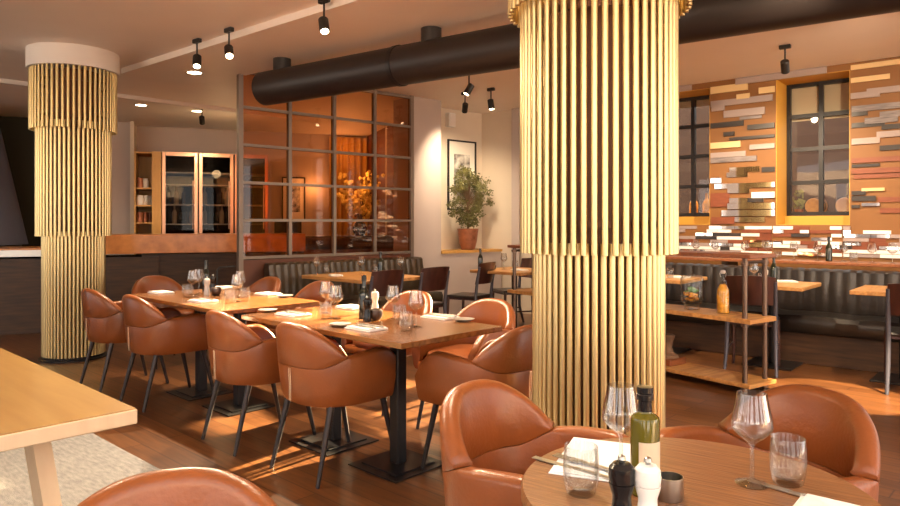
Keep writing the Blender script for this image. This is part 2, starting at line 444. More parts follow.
# unseen window wall added for streaked reflections, behind the viewpoint and at left: piers, sill and head with open lights between
mb = MB()
for x in [-9.2 + 2.3 * i for i in range(9)]: mb.box((x, -2.35, CEIL / 2), (.85, .3, CEIL))
mb.box((-.1, -2.35, .25), (19, .25, .5)).box((-.1, -2.35, CEIL - .15), (19, .25, .3))
for x in [-9.2 + 1.15 + 2.3 * i for i in range(8)]: mb.box((x, -2.35, 1.5), (.06, .06, 2.4))
struct('wall_rear', mb, M['wallpink'])
mb = MB()
for y in [-1.9 + 2.05 * i for i in range(5)]: mb.box((-9.6, y, CEIL / 2), (.3, .8, CEIL))
mb.box((-9.6, 2.2, .3), (.25, 9, .6)).box((-9.6, 2.2, CEIL - .12), (.25, 9, .24))
for y in [-1.9 + 1.02 + 2.05 * i for i in range(4)]: mb.box((-9.6, y, 1.5), (.06, .06, 2.4))
struct('wall_street', mb, M['wallpink'])
struct('wall_left', MB().box((-9.6, 9.9, CEIL / 2), (.2, 7, CEIL)), M['wallolive'])
# lowered ceiling strip along the lamp track
tr0, tr1 = at_z(120, 63.7, CEIL), at_z(330, -6, CEIL)
td = (tr1 - tr0).normalized(); tn = Vector((-td.y, td.x, 0))
cs = tr0 + td * 3.0 + tn * .55
struct('trim_soffit', MB().box((cs.x, cs.y, CEIL - .03), (6.4, .9, .06), math.atan2(td.y, td.x)), M['ceiling'])

def point(loc, e, color=(1, .65, .32), soft=.08):
    l = bpy.data.lights.new('point', 'POINT'); l.energy = e; l.color = color; l.shadow_soft_size = soft
    lo = bpy.data.objects.new('point', l); col.objects.link(lo); lo.location = loc
# ------------------------------------------------------------------ columns of gold tubes
def column(x, y, label, cap):
    root = empty('gold_tube_column', (x, y, 0), 0, label, 'column'); root['kind'] = 'thing'
    view = math.atan2(-y, -x)
    MB().lathe([(.215, .03), (.215, CEIL - .001)], seg=40).build('core', M['bronze'], root)
    MB().lathe([(.30, 0), (.30, .012), (.262, .016), (.262, .03)], seg=48).build('base_plate', M['blackmetal'], root)
    for (rad, z0, z1, ty) in ((.262, .035, 1.22, 'a'), (.314, 1.175, 2.26, 'b'), (.366, 2.185, CEIL - .19 if cap else CEIL - .03, 'c')):
        ring = bpy.data.objects.new('tube_ring', None); col.objects.link(ring); ring.parent = root
        n = 50; proto = None
        rear = MB()
        for k in range(n):
            t = 2 * math.pi * (k + .5) / n
            d = (t - view + math.pi) % (2 * math.pi) - math.pi
            p = (rad * math.cos(t), rad * math.sin(t))
            if abs(d) < R(117):
                if proto is None:
                    m = MB().lathe([(.0095, z0), (.0128, z0 + .001), (.0128, z1)], seg=12).mesh('tube', M['gold'])
                    proto = m
                o = bpy.data.objects.new('tube', proto); col.objects.link(o); o.parent = ring
                o.location = (p[0], p[1], 0)
            else:
                rear.lathe([(.0128, z0), (.0128, z1)], c=(p[0], p[1], 0), seg=8)
        r = rear.build('rear_tube', M['gold'], ring); r['kind'] = 'stuff'
        for zz in (z0 + .12, z1 - .12):
            MB().lathe([(rad - .03, zz - .012), (rad - .016, zz - .012), (rad - .016, zz + .012), (rad - .03, zz + .012), (rad - .03, zz - .012)], seg=48).build('fixing_hoop', M['bronze'], ring)
    for k in range(8 if not cap else 0):
        t = 2 * math.pi * k / 8
        point((x + .338 * math.cos(t), y + .338 * math.sin(t), 2.40), .6, (1, .60, .2), .02)
        point((x + .24 * math.cos(t), y + .24 * math.sin(t), CEIL - .2), .7, (1, .60, .2), .03)
    zc = CEIL - .19 if cap else CEIL - .03
    MB().lathe([(.395, zc), (.40, zc + .004), (.40, CEIL - .001)], seg=56).build('plaster_cap', M['plaster'], root)
    return root
column(.625, 2.88, 'large three-tier column of gold tubes behind the round table', False)
column(-3.65, 6.6, 'far three-tier column of gold tubes under a white plaster collar', True)

column(-3.0, 3.6, 'gold tube column left of the picture, seen only in the mirror strips', True)

# ------------------------------------------------------------------ leather tub chair (faces +y)
def chair_path():
    st = []; a, b, ex = .252, .250, 2.35
    def arcp(ph):
        s_, c_ = math.sin(ph), math.cos(ph)
        return Vector((math.copysign(abs(s_) ** (2 / ex), s_) * a, -abs(c_) ** (2 / ex) * b, 0))
    for i in range(7):
        y = .25 - .25 * i / 7; st.append((Vector((-a + .012 * (y / .25) ** 2, y, 0)), -math.pi / 2 - (y / .25) * .5))
    for i in range(41):
        ph = -math.pi / 2 + math.pi * i / 40; st.append((arcp(ph), ph))
    for i in range(7):
        y = .25 * (i + 1) / 7; st.append((Vector((a - .012 * (y / .25) ** 2, y, 0)), math.pi / 2 + (y / .25) * .5))
    return st
ST = chair_path(); PJ = R(70)
ARM, TOPZ = .628, .166
def armz(ph):
    t = abs(ph) / PJ
    return ARM + .030 * math.sin(min(1, max(0, (t - 1) / .75)) * math.pi / 2)
def rimz(ph):
    t = abs(ph) / PJ
    return armz(ph) + (TOPZ * (1 - t ** 2.2) if t < 1 else 0)
def seamz(ph):
    t = abs(ph) / PJ
    if t >= 1: return armz(ph)
    return .572 + (ARM - .572) * max(0, (t - .5) / .5) ** 1.5
def normals():
    out = []
    for i, (p, ph) in enumerate(ST):
        q0, q1 = ST[max(i - 1, 0)][0], ST[min(i + 1, len(ST) - 1)][0]
        d = (q1 - q0).normalized(); out.append(Vector((d.y, -d.x, 0)))
    return out
NRM = normals()
def lean(ph, z):
    return Vector((0, -.10 * max(0, z - .52) * max(0, math.cos(min(abs(ph), math.pi / 2))), 0))
def sweep(fsec, idx):
    mb = MB(); rows = []
    for i in idx:
        p, ph = ST[i]; sec = fsec(i, ph)
        rows.append([p + NRM[i] * o + Vector((0, 0, z)) + lean(ph, z) for (o, z) in sec])
    m = len(rows[0]); vs = [v for r in rows for v in r]; fs = []
    for i in range(len(rows) - 1):
        for k in range(m):
            k2 = (k + 1) % m
            fs.append((i * m + k, (i + 1) * m + k, (i + 1) * m + k2, i * m + k2))
    fs.append(tuple(range(m))); fs.append(tuple(range((len(rows) - 1) * m, len(rows) * m))[::-1])
    return mb.add(vs, fs)
def tub_sec(i, ph):
    zt = seamz(ph); w = .030
    e = max(0, abs(ph) - math.pi / 2) / .5
    drop = .13 * max(0, e - .35) ** 2.2 / .388; zt -= drop
    tp = .012 * e; t_ = abs(ph) / PJ; rr = .022 * min(1, max(.08, (t_ - .93) / .12))
    return [(w - .07, .372), (w - .034, .377), (w - .02, .40), (w - .006, .47), (w, zt - rr), (w - .3 * rr, zt - .25 * rr), (w - rr, zt),
            (-w + rr - tp, zt), (-w + .3 * rr - tp, zt - .25 * rr), (-w - tp, zt - rr), (-w - tp, .46), (-w - tp, .41)]
def back_sec(i, ph):
    z0 = seamz(ph) + .002; zt = max(rimz(ph), z0 + .012); w = .0305; h = zt - z0; r = min(.026, h * .45)
    return [(w - .0015, z0), (w, z0 + .002), (w + .001, z0 + h * .4), (w, zt - r), (w - .010, zt - r * .3), (w - .026, zt),
            (-w + .022, zt), (-w + .008, zt - r * .3), (-w, zt - r), (-w - .003, z0 + h * .4), (-w, z0 + .002), (-w + .0015, z0)]
def tub_chair():
    root = empty('tub_armchair', label='x', cat='chair')
    n = len(ST)
    mb = sweep(tub_sec, range(n))
    # underside and front rail
    ring = [ST[i][0] + NRM[i] * -.02 + Vector((0, 0, .374)) for i in range(n)]
    mb.add(ring, [tuple(range(n))])
    ring2 = [ST[i][0] + NRM[i] * -.02 + Vector((0, 0, .43)) for i in range(n)]
    mb.add(ring2, [tuple(range(n))[::-1]])
    mb.box((0, .235, .402), (.44, .03, .058), 0, .008)
    mb.build('tub_shell', M['leather'], root, angle=50)
    ids = [i for i in range(n) if abs(ST[i][1]) <= PJ - R(1)]
    sweep(back_sec, ids).build('backrest', M['leather'], root, angle=50)
    cu = MB(); pr = []
    nn = 40
    for (z, s) in ((.415, .97), (.43, 1.0), (.465, 1.0), (.482, .965), (.490, .88)):
        for k in range(nn):
            t = 2 * math.pi * k / nn; c, s_ = math.cos(t), math.sin(t)
            pr.append((math.copysign(abs(c) ** .6, c) * .212 * s, .03 + math.copysign(abs(s_) ** .6, s_) * .222 * s, z))
    fs = [(r * nn + k, r * nn + (k + 1) % nn, (r + 1) * nn + (k + 1) % nn, (r + 1) * nn + k) for r in range(4) for k in range(nn)]
    fs += [tuple(range(nn))[::-1], tuple(range(4 * nn, 5 * nn))]
    cu.add(pr, fs).build('seat_cushion', M['cushion'], root, angle=60)
    c = n // 2; st = MB()
    for dx in (-.006, .006):
        st.tube([ST[c][0] + Vector((dx, -.032, .40)), ST[c][0] + Vector((dx, -.0325, .48)), ST[c][0] + lean(0, .565) + Vector((dx, -.0325, .565))], .0016, 6)
    st.build('stitching', M['thread'], root)
    for sx in (-1, 1):
        for (ty, by) in ((-.165, -.262), (.175, .262)):
            MB().tube([(sx * .185, ty, .376), (sx * .205, by, 0.0)], [.0175, .0105], 12).build('leg', M['steelleg'], root)
    return root
CH = Kind(tub_chair())
def chair(x, y, ang, label, group=None):
    return CH.put((x, y, 0), R(ang) - math.pi / 2, label, group)
GC = 'tan leather chairs around the communal tables'
chair(-.62, 3.66, 47, 'tan leather armchair seen from behind, closest on the near long side of the front table', GC)
chair(-1.155, 4.12, 44, 'tan leather armchair seen from behind at the gap between the two communal tables', GC)
chair(-2.07, 5.00, 46, 'tan leather armchair seen from behind, middle of the near side of the rear table', GC)
chair(-2.62, 5.47, 47, 'tan leather armchair seen from behind next to the far gold column', GC)
chair(.12, 4.36, 229, 'tan leather armchair on the far side of the front table beside the gold column', GC)
chair(-.43, 4.92, 228, 'tan leather armchair behind the wine glasses on the far side of the front table', GC)
chair(-1.29, 5.80, 228, 'tan leather armchair half hidden by glasses on the far side between the tables', GC)
chair(-1.86, 6.22, 228, 'tan leather armchair before the banquette, beside a napkin on the rear table', GC)
chair(-2.66, 6.36, -43, 'tan leather armchair at the far head of the rear communal table', GC)
chair(.185, 3.56, 139, 'tan leather armchair at the near head of the front communal table', GC)
chair(.275, 1.99, -40, 'tan leather armchair at the round table in front of the gold column', 'tan leather chairs at the round table')
chair(.895, 1.97, 206, 'tan leather armchair behind the wine glass at the round table', 'tan leather chairs at the round table')
chair(-.47, 1.115, 291, 'tan leather armchair cropped by the lower edge, rising in front of the grey rug', 'tan leather chair by the rug').location.z = .008

# ------------------------------------------------------------------ tables
def communal(cx, cy, ang, L, Wd, label, name='communal_table'):
    root = empty(name, (cx, cy, 0), R(ang), label, 'table', 'oak communal tables')
    MB().box((0, 0, .7365), (L, Wd, .027), 0, .003).build('tabletop', M['tabletop'], root, smooth=False)
    MB().box((0, 0, .713), (L * .8, .1, .02)).build('under_rail', M['blackmetal'], root, smooth=False)
    for sx in (-1, 1):
        x = sx * L * .2
        MB().box((x, 0, .36), (.068, .068, .69), 0, .006).build('post', M['blackmetal'], root, smooth=False)
        MB().box((x, 0, .005), (.38, .38, .008), 0, .002).box((x, 0, .013), (.28, .28, .010), 0, .003).build('base_plate', M['blackmetal'], root, smooth=False)
    return root
T1 = communal(-.485, 3.85, 136.5, 1.42, .73, 'near oak communal table with black pedestals in the middle of the room')
T2 = communal(-1.70, 5.02, 136.5, 1.44, .75, 'far oak communal table in front of the bar')

# pale table at the left
dL = Vector((math.cos(R(137)), math.sin(R(137)), 0)); dW = Vector((math.cos(R(226)), math.sin(R(226)), 0))
cor = Vector((-.908, 1.985, 0)); LL, LW = 2.2, .95
cb = cor + dL * (LL / 2) + dW * (LW / 2)
pt = empty('trestle_table', cb + Vector((0, 0, .008)), R(137), 'pale blond oak table with slanting legs at the left edge', 'table')
_tt = MB().box((0, 0, .726), (LL, LW, .042), 0, .003); _tt.mi = 1
_tt.box((0, 0, .7485), (LL - .008, LW - .008, .003)).build('tabletop', [M['paleleg'], M['paleoak']], pt, smooth=False)
for sx in (-1, 1):
    for sy in (-1, 1):
        MB().bar((sx * (LL / 2 - .42), sy * (LW / 2 - .16), .705), (sx * (LL / 2 - .20), sy * (LW / 2 - .11), 0), .095, .05, up=(0, 1, 0)).build('leg', M['paleleg'], pt, smooth=False)
    MB().bar((sx * (LL / 2 - .42), -LW / 2 + .16, .68), (sx * (LL / 2 - .42), LW / 2 - .16, .68), .06, .045).build('cross_rail', M['paleleg'], pt, smooth=False)

# rug: its straight edge runs from the far left towards the camera
ra, rb = at_z(100, 438, 0), at_z(163, 472, 0); rd = (rb - ra).normalized()
rc = ra + rd * .95 + Vector((rd.y, -rd.x, 0)) * 1.5
tag(MB().box((0, 0, .004), (3.6, 3.0, .008), 0, .003).build('area_rug', M['rug'], loc=(rc.x, rc.y, 0), rz=math.atan2(rd.y, rd.x), smooth=False),
    'pale grey mottled rug under the blond table', 'rug')

# round table
rt = empty('round_table', (.5, 1.40, 0), R(-35), 'round dark oak table with a black pedestal in the near corner', 'table')
MB().lathe([(.33, .715), (.345, .717), (.352, .724), (.352, .744), (.348, .75), (.0, .75)], seg=96).build('tabletop', M['roundoak'], rt)
MB().lathe([(.035, .02), (.035, .70), (.12, .705), (.12, .716)], seg=24).build('post', M['blackmetal'], rt)
MB().lathe([(.21, 0), (.21, .012), (.19, .02), (.03, .026)], seg=40).build('base_plate', M['blackmetal'], rt)

# ------------------------------------------------------------------ tableware kinds
def single(name, mb, mats, cat, **k):
    o = mb.build(name, mats, **k); return Kind(tag(o, 'x', cat))
wine_p = [(.0, .0), (.034, .0), (.035, .002), (.020, .006), (.006, .012), (.0042, .03), (.0042, .085), (.008, .094), (.026, .108),
          (.041, .125), (.043, .133), (.040, .155), (.034, .185), (.0305, .208), (.0293, .208), (.0328, .185), (.0388, .155), (.0415, .133),
          (.039, .126), (.025, .110), (.0, .1015)]
WINE = single('wine_glass', MB().lathe([(r * .97, z * .925) for r, z in wine_p], seg=32), M['glass'], 'wine glass', angle=60)
tum_p = [(.0, .0), (.026, .0), (.031, .004), (.037, .03), (.0385, .055), (.0355, .105), (.0345, .1065), (.0335, .105), (.0362, .055), (.034, .032), (.028, .017), (.0, .013)]
TUMB = single('water_tumbler', MB().lathe([(r * .95, z * .93) for r, z in tum_p], seg=32), M['thickglass'], 'tumbler', angle=60)
def mill(name, m, tip):
    root = empty(name, cat='pepper mill', label='x')
    MB().lathe([(.0, 0), (.0235, 0), (.0245, .006), (.021, .03), (.0165, .062), (.0165, .07), (.022, .088), (.0225, .092), (.0, .092)], seg=24).build('body', m, root)
    MB().lathe([(.0, .093), (.0215, .093), (.0232, .104), (.022, .119), (.015, .127), (.0, .129)], seg=24).build('head', m, root)
    MB().lathe([(.004, .128), (.007, .133), (.006, .139), (.0, .142)], seg=14).build('knob', tip, root)
    return Kind(root)
BMILL = mill('pepper_mill', M['blackgloss'], M['steel'])
WMILL = mill('salt_mill', M['ceramicwhite'], M['steel'])
def oil_bottle():
    root = empty('oil_bottle', cat='bottle', label='x')
    MB().lathe([(.0, 0), (.026, 0), (.029, .003), (.029, .150), (.0275, .157), (.022, .162), (.014, .166), (.0125, .172), (.0125, .20)], seg=28).build('glass_body', M['olivebottle'], root)
    MB().lathe([(.0, .169), (.0135, .169), (.0135, .190), (.0165, .192), (.0165, .203), (.0150, .205), (.0165, .207), (.0165, .218), (.0, .219)], seg=22).build('cap', M['blackgloss'], root)
    n = 18; vs = []; fs = []
    for k in range(n + 1):
        t = R(180 + 35 + 110 * k / n)
        for z in (.05, .112): vs.append((.0293 * math.cos(t), .0293 * math.sin(t), z))
    fs = [(2 * k, 2 * k + 2, 2 * k + 3, 2 * k + 1) for k in range(n)]
    MB().add(vs, fs).build('label_sheet', M['kraft'], root)
    return root
def dark_bottle():
    root = empty('dark_bottle', cat='bottle', label='x')
    MB().lathe([(.0, 0), (.027, 0), (.030, .004), (.030, .13), (.026, .15), (.014, .175), (.0125, .19), (.0125, .225)], seg=24).build('glass_body', M['darkbottle'], root)
    MB().lathe([(.0, .214), (.0145, .214), (.0145, .248), (.0, .249)], seg=18).build('cap', M['blackgloss'], root)
    return Kind(root)
DBOT = dark_bottle()
BALL = single('candle_bowl', MB().lathe([(.0, 0), (.02, 0), (.034, .014), (.040, .036), (.036, .056), (.026, .064), (.022, .060), (.030, .040), (.0, .03)], seg=24), M['walnutball'], 'bowl')
def napkin_mesh(w, l):
    mb = MB()
    mb.box((0, 0, .003), (w, l, .006), 0, .002).box((.004, -.004, .008), (w * .95, l * .95, .0042), 0, .0015).box((.0, -.002, .0121), (w * .93, l * .90, .004), 0, .0015)
    return mb
NAP = single('folded_napkin', napkin_mesh(.13, .2), M['linen'], 'napkin', smooth=False)
SAU = single('side_saucer', MB().lathe([(.0, 0), (.035, 0), (.056, .010), (.060, .014), (.056, .014), (.035, .006), (.0, .005)], seg=28), M['saucer'], 'saucer')
def cutlery(kind):
    root = empty('table_' + kind, cat=kind, label='x')
    if kind == 'knife':
        MB().box((0, -.05, .004), (.012, .10, .007), 0, .002).build('handle', M['steel'], root)
        MB().box((.001, .055, .003), (.017, .11, .0025), 0, .001).build('blade', M['steel'], root)
    else:
        MB().box((0, -.045, .004), (.010, .11, .005), 0, .0015).build('handle', M['steel'], root)
        mb = MB().box((0, .025, .004), (.022, .03, .003), 0, .001)
        for k in (-1, 0, 1): mb.box((k * .008, .06, .004), (.0035, .045, .0025))
        mb.build('head', M['steel'], root)
    return Kind(root)
KNI, FORK = cutlery('knife'), cutlery('fork')
TZ = .75
def put(kind, px, py, label, group, rz=0, z=TZ):
    p = at_z(px, py, z); return kind.put(p, rz, label, group)
def setting(px, py, ang, label, group, knife_label=None, z=TZ):
    p = at_z(px, py, z); o = NAP.put(p, R(ang), label, group)
    if knife_label:
        q = p + Vector((math.cos(R(ang)), math.sin(R(ang)), 0)) * .03 + Vector((0, 0, .0141))
        KNI.put(q, R(ang), knife_label, 'knives laid on napkins')
        q = p - Vector((math.cos(R(ang)), math.sin(R(ang)), 0)) * .02 + Vector((0, 0, .0141))
        FORK.put(q, R(ang), knife_label.replace('knife', 'fork'), 'forks laid on napkins')
G1, G2 = 'glassware on the front communal table', 'glassware on the rear communal table'
put(WINE, 393, 319, 'wine glass beside the dark wooden bowl on the front table', G1)
put(WINE, 416, 327, 'wine glass closest to the near corner of the front table', G1)
put(TUMB, 406, 331, 'water tumbler standing in front of the wine glass near the front table corner', G1)
put(TUMB, 400, 323, 'water tumbler between the two wine glasses at the front table near end', G1)
put(WINE, 326, 313, 'rear wine glass of the pair near the left end of the front table', G1)
put(WINE, 336, 319, 'front wine glass of the pair near the left end of the front table', G1)
put(TUMB, 326, 319, 'water tumbler before the glass pair at the left end of the front table', G1)
put(DBOT, 364, 318, 'dark green bottle with black cap on the front communal table', 'dark bottles')
put(BMILL, 367, 321, 'black pepper mill beside the dark bottle on the front table', 'mills on the communal tables')
put(WMILL, 375, 312, 'white salt mill behind the wooden bowl on the front table', 'mills on the communal tables')
put(BALL, 376, 320, 'round dark wooden bowl on the front communal table', 'dark wooden bowls')
GN = 'folded napkins on the communal tables'
setting(366, 329, 47, 'white folded napkin on the near edge of the front table below the dark bottle', GN, 'steel knife on the near-edge napkin of the front table')
setting(440, 318, 47, 'white folded napkin near the chair head of the front table by the saucer', GN, 'steel knife on the napkin near the head of the front table')
setting(352, 308, 47, 'white folded napkin on the far side of the front table behind the bottle', GN)
setting(293, 315, 47, 'white folded napkin at the left end of the front table', GN, 'steel knife on the napkin at the left end of the front table')
put(SAU, 464, 321, 'grey saucer at the head corner of the front table', 'grey side saucers')
put(SAU, 340, 326, 'grey saucer on the near edge of the front table in the light patch', 'grey side saucers')
put(SAU, 268, 311.5, 'grey saucer at the left corner of the front table', 'grey side saucers')
put(WINE, 193, 296, 'wine glass left of the salt mill on the rear table', G2)
put(WINE, 199, 294, 'wine glass right beside the salt mill on the rear table', G2)
put(TUMB, 187, 297, 'water tumbler left of the wine glasses on the rear table', G2)
put(WMILL, 207, 295, 'white salt mill in front of the dark bottle on the rear table', 'mills on the communal tables')
put(DBOT, 206, 291, 'dark bottle behind the white mill on the rear table', 'dark bottles')
put(BMILL, 213, 292, 'black pepper mill beside the dark bottle on the rear table', 'mills on the communal tables')
put(BALL, 216, 295.5, 'round dark wooden bowl on the rear communal table', 'dark wooden bowls')
put(WINE, 237, 302, 'front wine glass of the right-end cluster on the rear table', G2)
put(WINE, 240, 297, 'back wine glass of the right-end cluster on the rear table', G2)
put(TUMB, 230, 303, 'water tumbler at the left of the right-end cluster on the rear table', G2)
put(TUMB, 245, 301, 'water tumbler at the right of the right-end cluster on the rear table', G2)
setting(161, 293, 47, 'white folded napkin at the far head of the rear table', GN)
setting(203, 301.5, 47, 'white folded napkin on the near edge of the rear table', GN, 'steel knife on the near-edge napkin of the rear table')
setting(226, 288, 47, 'white folded napkin behind the wooden bowl on the rear table', GN)
setting(268, 294.5, 47, 'white folded napkin on the far side of the rear table beside a saucer', GN)
put(SAU, 285, 297, 'grey saucer on the far side of the rear table', 'grey side saucers')

# round table setting
GR = 'glassware on the round table'
put(WINE, 752, 484, 'tall clear wine glass standing alone at the right of the round table', GR)
put(TUMB, 788, 484, 'water tumbler right of the lone wine glass on the round table', GR)
put(TUMB, 581, 494, 'water tumbler at the left edge of the round table', GR)
put(WINE, 621, 473, 'wine glass on the menu sheet behind the oil bottle', GR, z=.752)
ob = oil_bottle(); p = at_z(645, 494, TZ); ob.location = p; tag(ob, 'green olive oil bottle with beige label and black cap on the round table', 'bottle')
ob.rotation_euler.z = R(15)
BMILL.put((.303, 1.20, TZ), 0, 'glossy black pepper mill on the round table', 'mills on the round table')
WMILL.put((.346, 1.19, TZ), 0, 'glossy white salt mill beside the black mill on the round table', 'mills on the round table')
p = at_z(670, 499, TZ)
tag(MB().lathe([(.0, 0), (.024, 0), (.026, .004), (.026, .046), (.0245, .046), (.0245, .008), (.0, .008)], seg=28).build('steel_cup', M['steel'], loc=p),
    'small brushed steel cup beside the mills on the round table', 'cup')
# menu sheet and cutlery
p = at_z(598, 459, TZ)
tag(MB().box((0, 0, .0012), (.17, .27, .0012)).box((-.0, .0, .003), (.155, .25, .0014)).build('menu_sheet', M['paper'], loc=p, rz=R(-22), smooth=False),
    'white menu sheet lying on the round table before the leather chair', 'menu')
KNI.put((.275, 1.515, TZ), R(47), 'steel knife left of the menu on the round table', 'cutlery on the round table')
FORK.put((.305, 1.535, TZ + .0045), R(47), 'steel fork on the menu edge of the round table', 'cutlery on the round table')
p = at_z(802, 497, TZ); KNI.put(p, R(40), 'steel knife beside the right-hand napkin of the round table', 'cutlery on the round table')
p = at_z(852, 523, TZ); NAP.put(p, R(50), 'white folded napkin at the right rim of the round table', 'napkin on the round table')

# ------------------------------------------------------------------ serving shelf made of pipes and boards
E0, E1 = Vector((2.36, 5.22, 0)), Vector((.80, 7.48, 0))
sd = (E1 - E0).normalized(); sl = (E1 - E0).length; sa = math.atan2(sd.y, sd.x); scn = (E0 + E1) / 2
sh = empty('pipe_shelf', scn, sa, 'long shelf of wooden boards on brown iron pipes behind the gold column', 'shelf')
for (z, m, th) in ((1.062, 'redwood', .03), (.575, 'shelfwood', .035), (.085, 'shelfwood', .03)):
    MB().box((0, 0, z - th / 2), (sl + .10, .36, th), 0, .004).build('shelf_board', M[m], sh, smooth=False)
for sx in (-1, 1):
    for sy in (-1, 1):
        x, y = sx * (sl / 2 - .02), sy * .135
        o = MB().tube([(x, y, .0), (x, y, 1.03 if sx < 0 else 1.03)], .019, 14)
        for z in (.995, .525, .04): o.lathe([(.019, z - .016), (.027, z - .014), (.027, z + .014), (.019, z + .016)], c=(x, y, 0), seg=16)
        o.lathe([(.04, 0), (.04, .008), (.02, .012)], c=(x, y, 0), seg=18)
        o.build('pipe_post', M['pipe'], sh)
    for z in (1.0, .525, .04):
        MB().tube([(sx * (sl / 2 - .02), -.17, z), (sx * (sl / 2 - .02), .17, z)], .013, 10).build('cross_pipe', M['pipe'], sh)
# bottle and jar on the middle board
def on_shelf(px, off, z):
    # point over the board line for an image column
    r = (px - 450) / F; o = E0 + Vector((-sd.y, sd.x, 0)) * off
    t = (r * o.y - o.x) / (sd.x - r * sd.y); q = o + sd * t; return Vector((q.x, q.y, z))
q = on_shelf(723, .0, .575)
bt = empty('swing_top_bottle', q, 0, 'clear swing-top bottle of amber oil on the pipe shelf', 'bottle')
MB().lathe([(.0, 0), (.045, 0), (.05, .006), (.05, .17), (.044, .20), (.022, .25), (.017, .27), (.016, .305), (.019, .31), (.019, .32)], seg=28).build('glass_body', M['bottleglass'], bt)
MB().lathe([(.0, .004), (.046, .006), (.0465, .17), (.040, .20), (.022, .235), (.0, .236)], seg=28).build('oil', M['amberliquid'], bt)
MB().lathe([(.0, .318), (.016, .318), (.021, .333), (.016, .347), (.0, .35)], seg=18).build('stopper', M['ceramicwhite'], bt)
MB().tube([(-.02, 0, .29), (-.026, 0, .32), (-.016, 0, .345), (.016, 0, .345), (.026, 0, .32), (.02, 0, .29)], .002, 6).build('wire_clip', M['steel'], bt)
q = on_shelf(692, 0, .575)
jr = empty('drinks_jar', q, 0, 'large glass drinks jar with mint and citrus on the pipe shelf', 'jar')
MB().lathe([(.0, 0), (.06, 0), (.062, .012), (.055, .03), (.072, .055), (.092, .085), (.094, .10), (.094, .255), (.088, .27), (.080, .275), (.077, .27), (.09, .25), (.09, .10), (.0, .06)], seg=32).build('glass_body', M['bottleglass'], jr)
MB().lathe([(.0, .276), (.082, .276), (.084, .284), (.02, .29), (.016, .30), (.0, .302)], seg=28).build('lid', M['bottleglass'], jr)
mb = MB()
for k in range(26):
    t = random.uniform(0, 6.28); r = random.uniform(0, .055)
    mb.ball((r * math.cos(t), r * math.sin(t), random.uniform(.145, .185)), (.018, .014, .006), 8, 5)
mb.build('mint', M['green'], jr)
mb = MB()
for k in range(16):
    t = random.uniform(0, 6.28); r = random.uniform(.02, .06)
    mb.ball((r * math.cos(t), r * math.sin(t), random.uniform(.08, .14)), (.022, .022, .012), 10, 6)
mb.build('citrus', M['citrus'], jr)
q = on_shelf(668, 0, .085)
mo = empty('turned_stand', q, sa, 'turned wooden stand on a square foot on the lowest board of the pipe shelf', 'stand')
MB().box((0, 0, .028), (.22, .22, .056), 0, .008).build('foot', M['redwood'], mo, smooth=False)
MB().lathe([(.09, .056), (.085, .075), (.05, .095), (.035, .14), (.045, .2), (.06, .24), (.05, .25), (.0, .25)], seg=24).build('stem', M['bark'], mo)

# ------------------------------------------------------------------ dark wooden cafe chairs (face +y)
def cafe_chair():
    root = empty('cafe_chair', cat='chair', label='x')
    MB().box((0, .0, .448), (.40, .40, .028), 0, .012).build('seat', M['blackleather'], root)
    vs = []; fs = []; n = 12
    for k in range(n + 1):
        x = -.20 + .40 * k / n; yb = -.225 - .055 * (1 - (x / .20) ** 2)
        for (z, dy) in ((.60, .02), (.84, -.035)):
            for th in (0, .016): vs.append((x, yb + dy + th, z + (.012 * (1 - (x / .2) ** 2) if z > .7 else 0)))
    for k in range(n):
        a, b = 4 * k, 4 * k + 4
        fs += [(a, b, b + 2, a + 2), (a + 1, a + 3, b + 3, b + 1), (a + 2, b + 2, b + 3, a + 3), (a, a + 1, b + 1, b)]
    fs += [(0, 2, 3, 1), (4 * n, 4 * n + 1, 4 * n + 3, 4 * n + 2)]
    MB().add(vs, fs).build('backrest', M['darkwood'], root)
    for sx in (-1, 1):
        MB().tube([(sx * .205, -.27, 0), (sx * .195, -.205, .22), (sx * .192, -.195, .44), (sx * .195, -.215, .62), (sx * .198, -.25, .80)], [.014, .018, .019, .017, .014], 10).build('rear_leg', M['chairmetal'], root)
        MB().tube([(sx * .19, .19, 0), (sx * .185, .17, .436)], [.013, .018], 10).build('front_leg', M['darkwood'], root)
        MB().tube([(sx * .198, -.225, .2), (sx * .187, .18, .2)], .009, 8).build('stretcher', M['darkwood'], root)
    MB().box((0, .0, .425), (.37, .37, .03), 0, .004).build('seat_frame', M['darkwood'], root)
    return root
CC = Kind(cafe_chair())
def cafe(x, y, ang, label): return CC.put((x, y, 0), R(ang) - math.pi / 2, label, 'dark wooden cafe chairs')
cafe(-.78, 6.72, 137, 'dark wooden cafe chair behind the white salt mill at the banquette table')
cafe(-.33, 7.20, 137, 'dark wooden cafe chair second along the banquette table, beside the grey pier')
cafe(.22, 8.02, 150, 'dark wooden cafe chair below the potted olive tree')
cafe(2.70, 6.05, 60, 'dark wooden cafe chair behind the end of the pipe shelf')
cafe(3.62, 5.28, 60, 'dark wooden cafe chair at the right edge of the picture')
cafe(.78, 8.62, 200, 'dark chair between the niche table and the gold column')

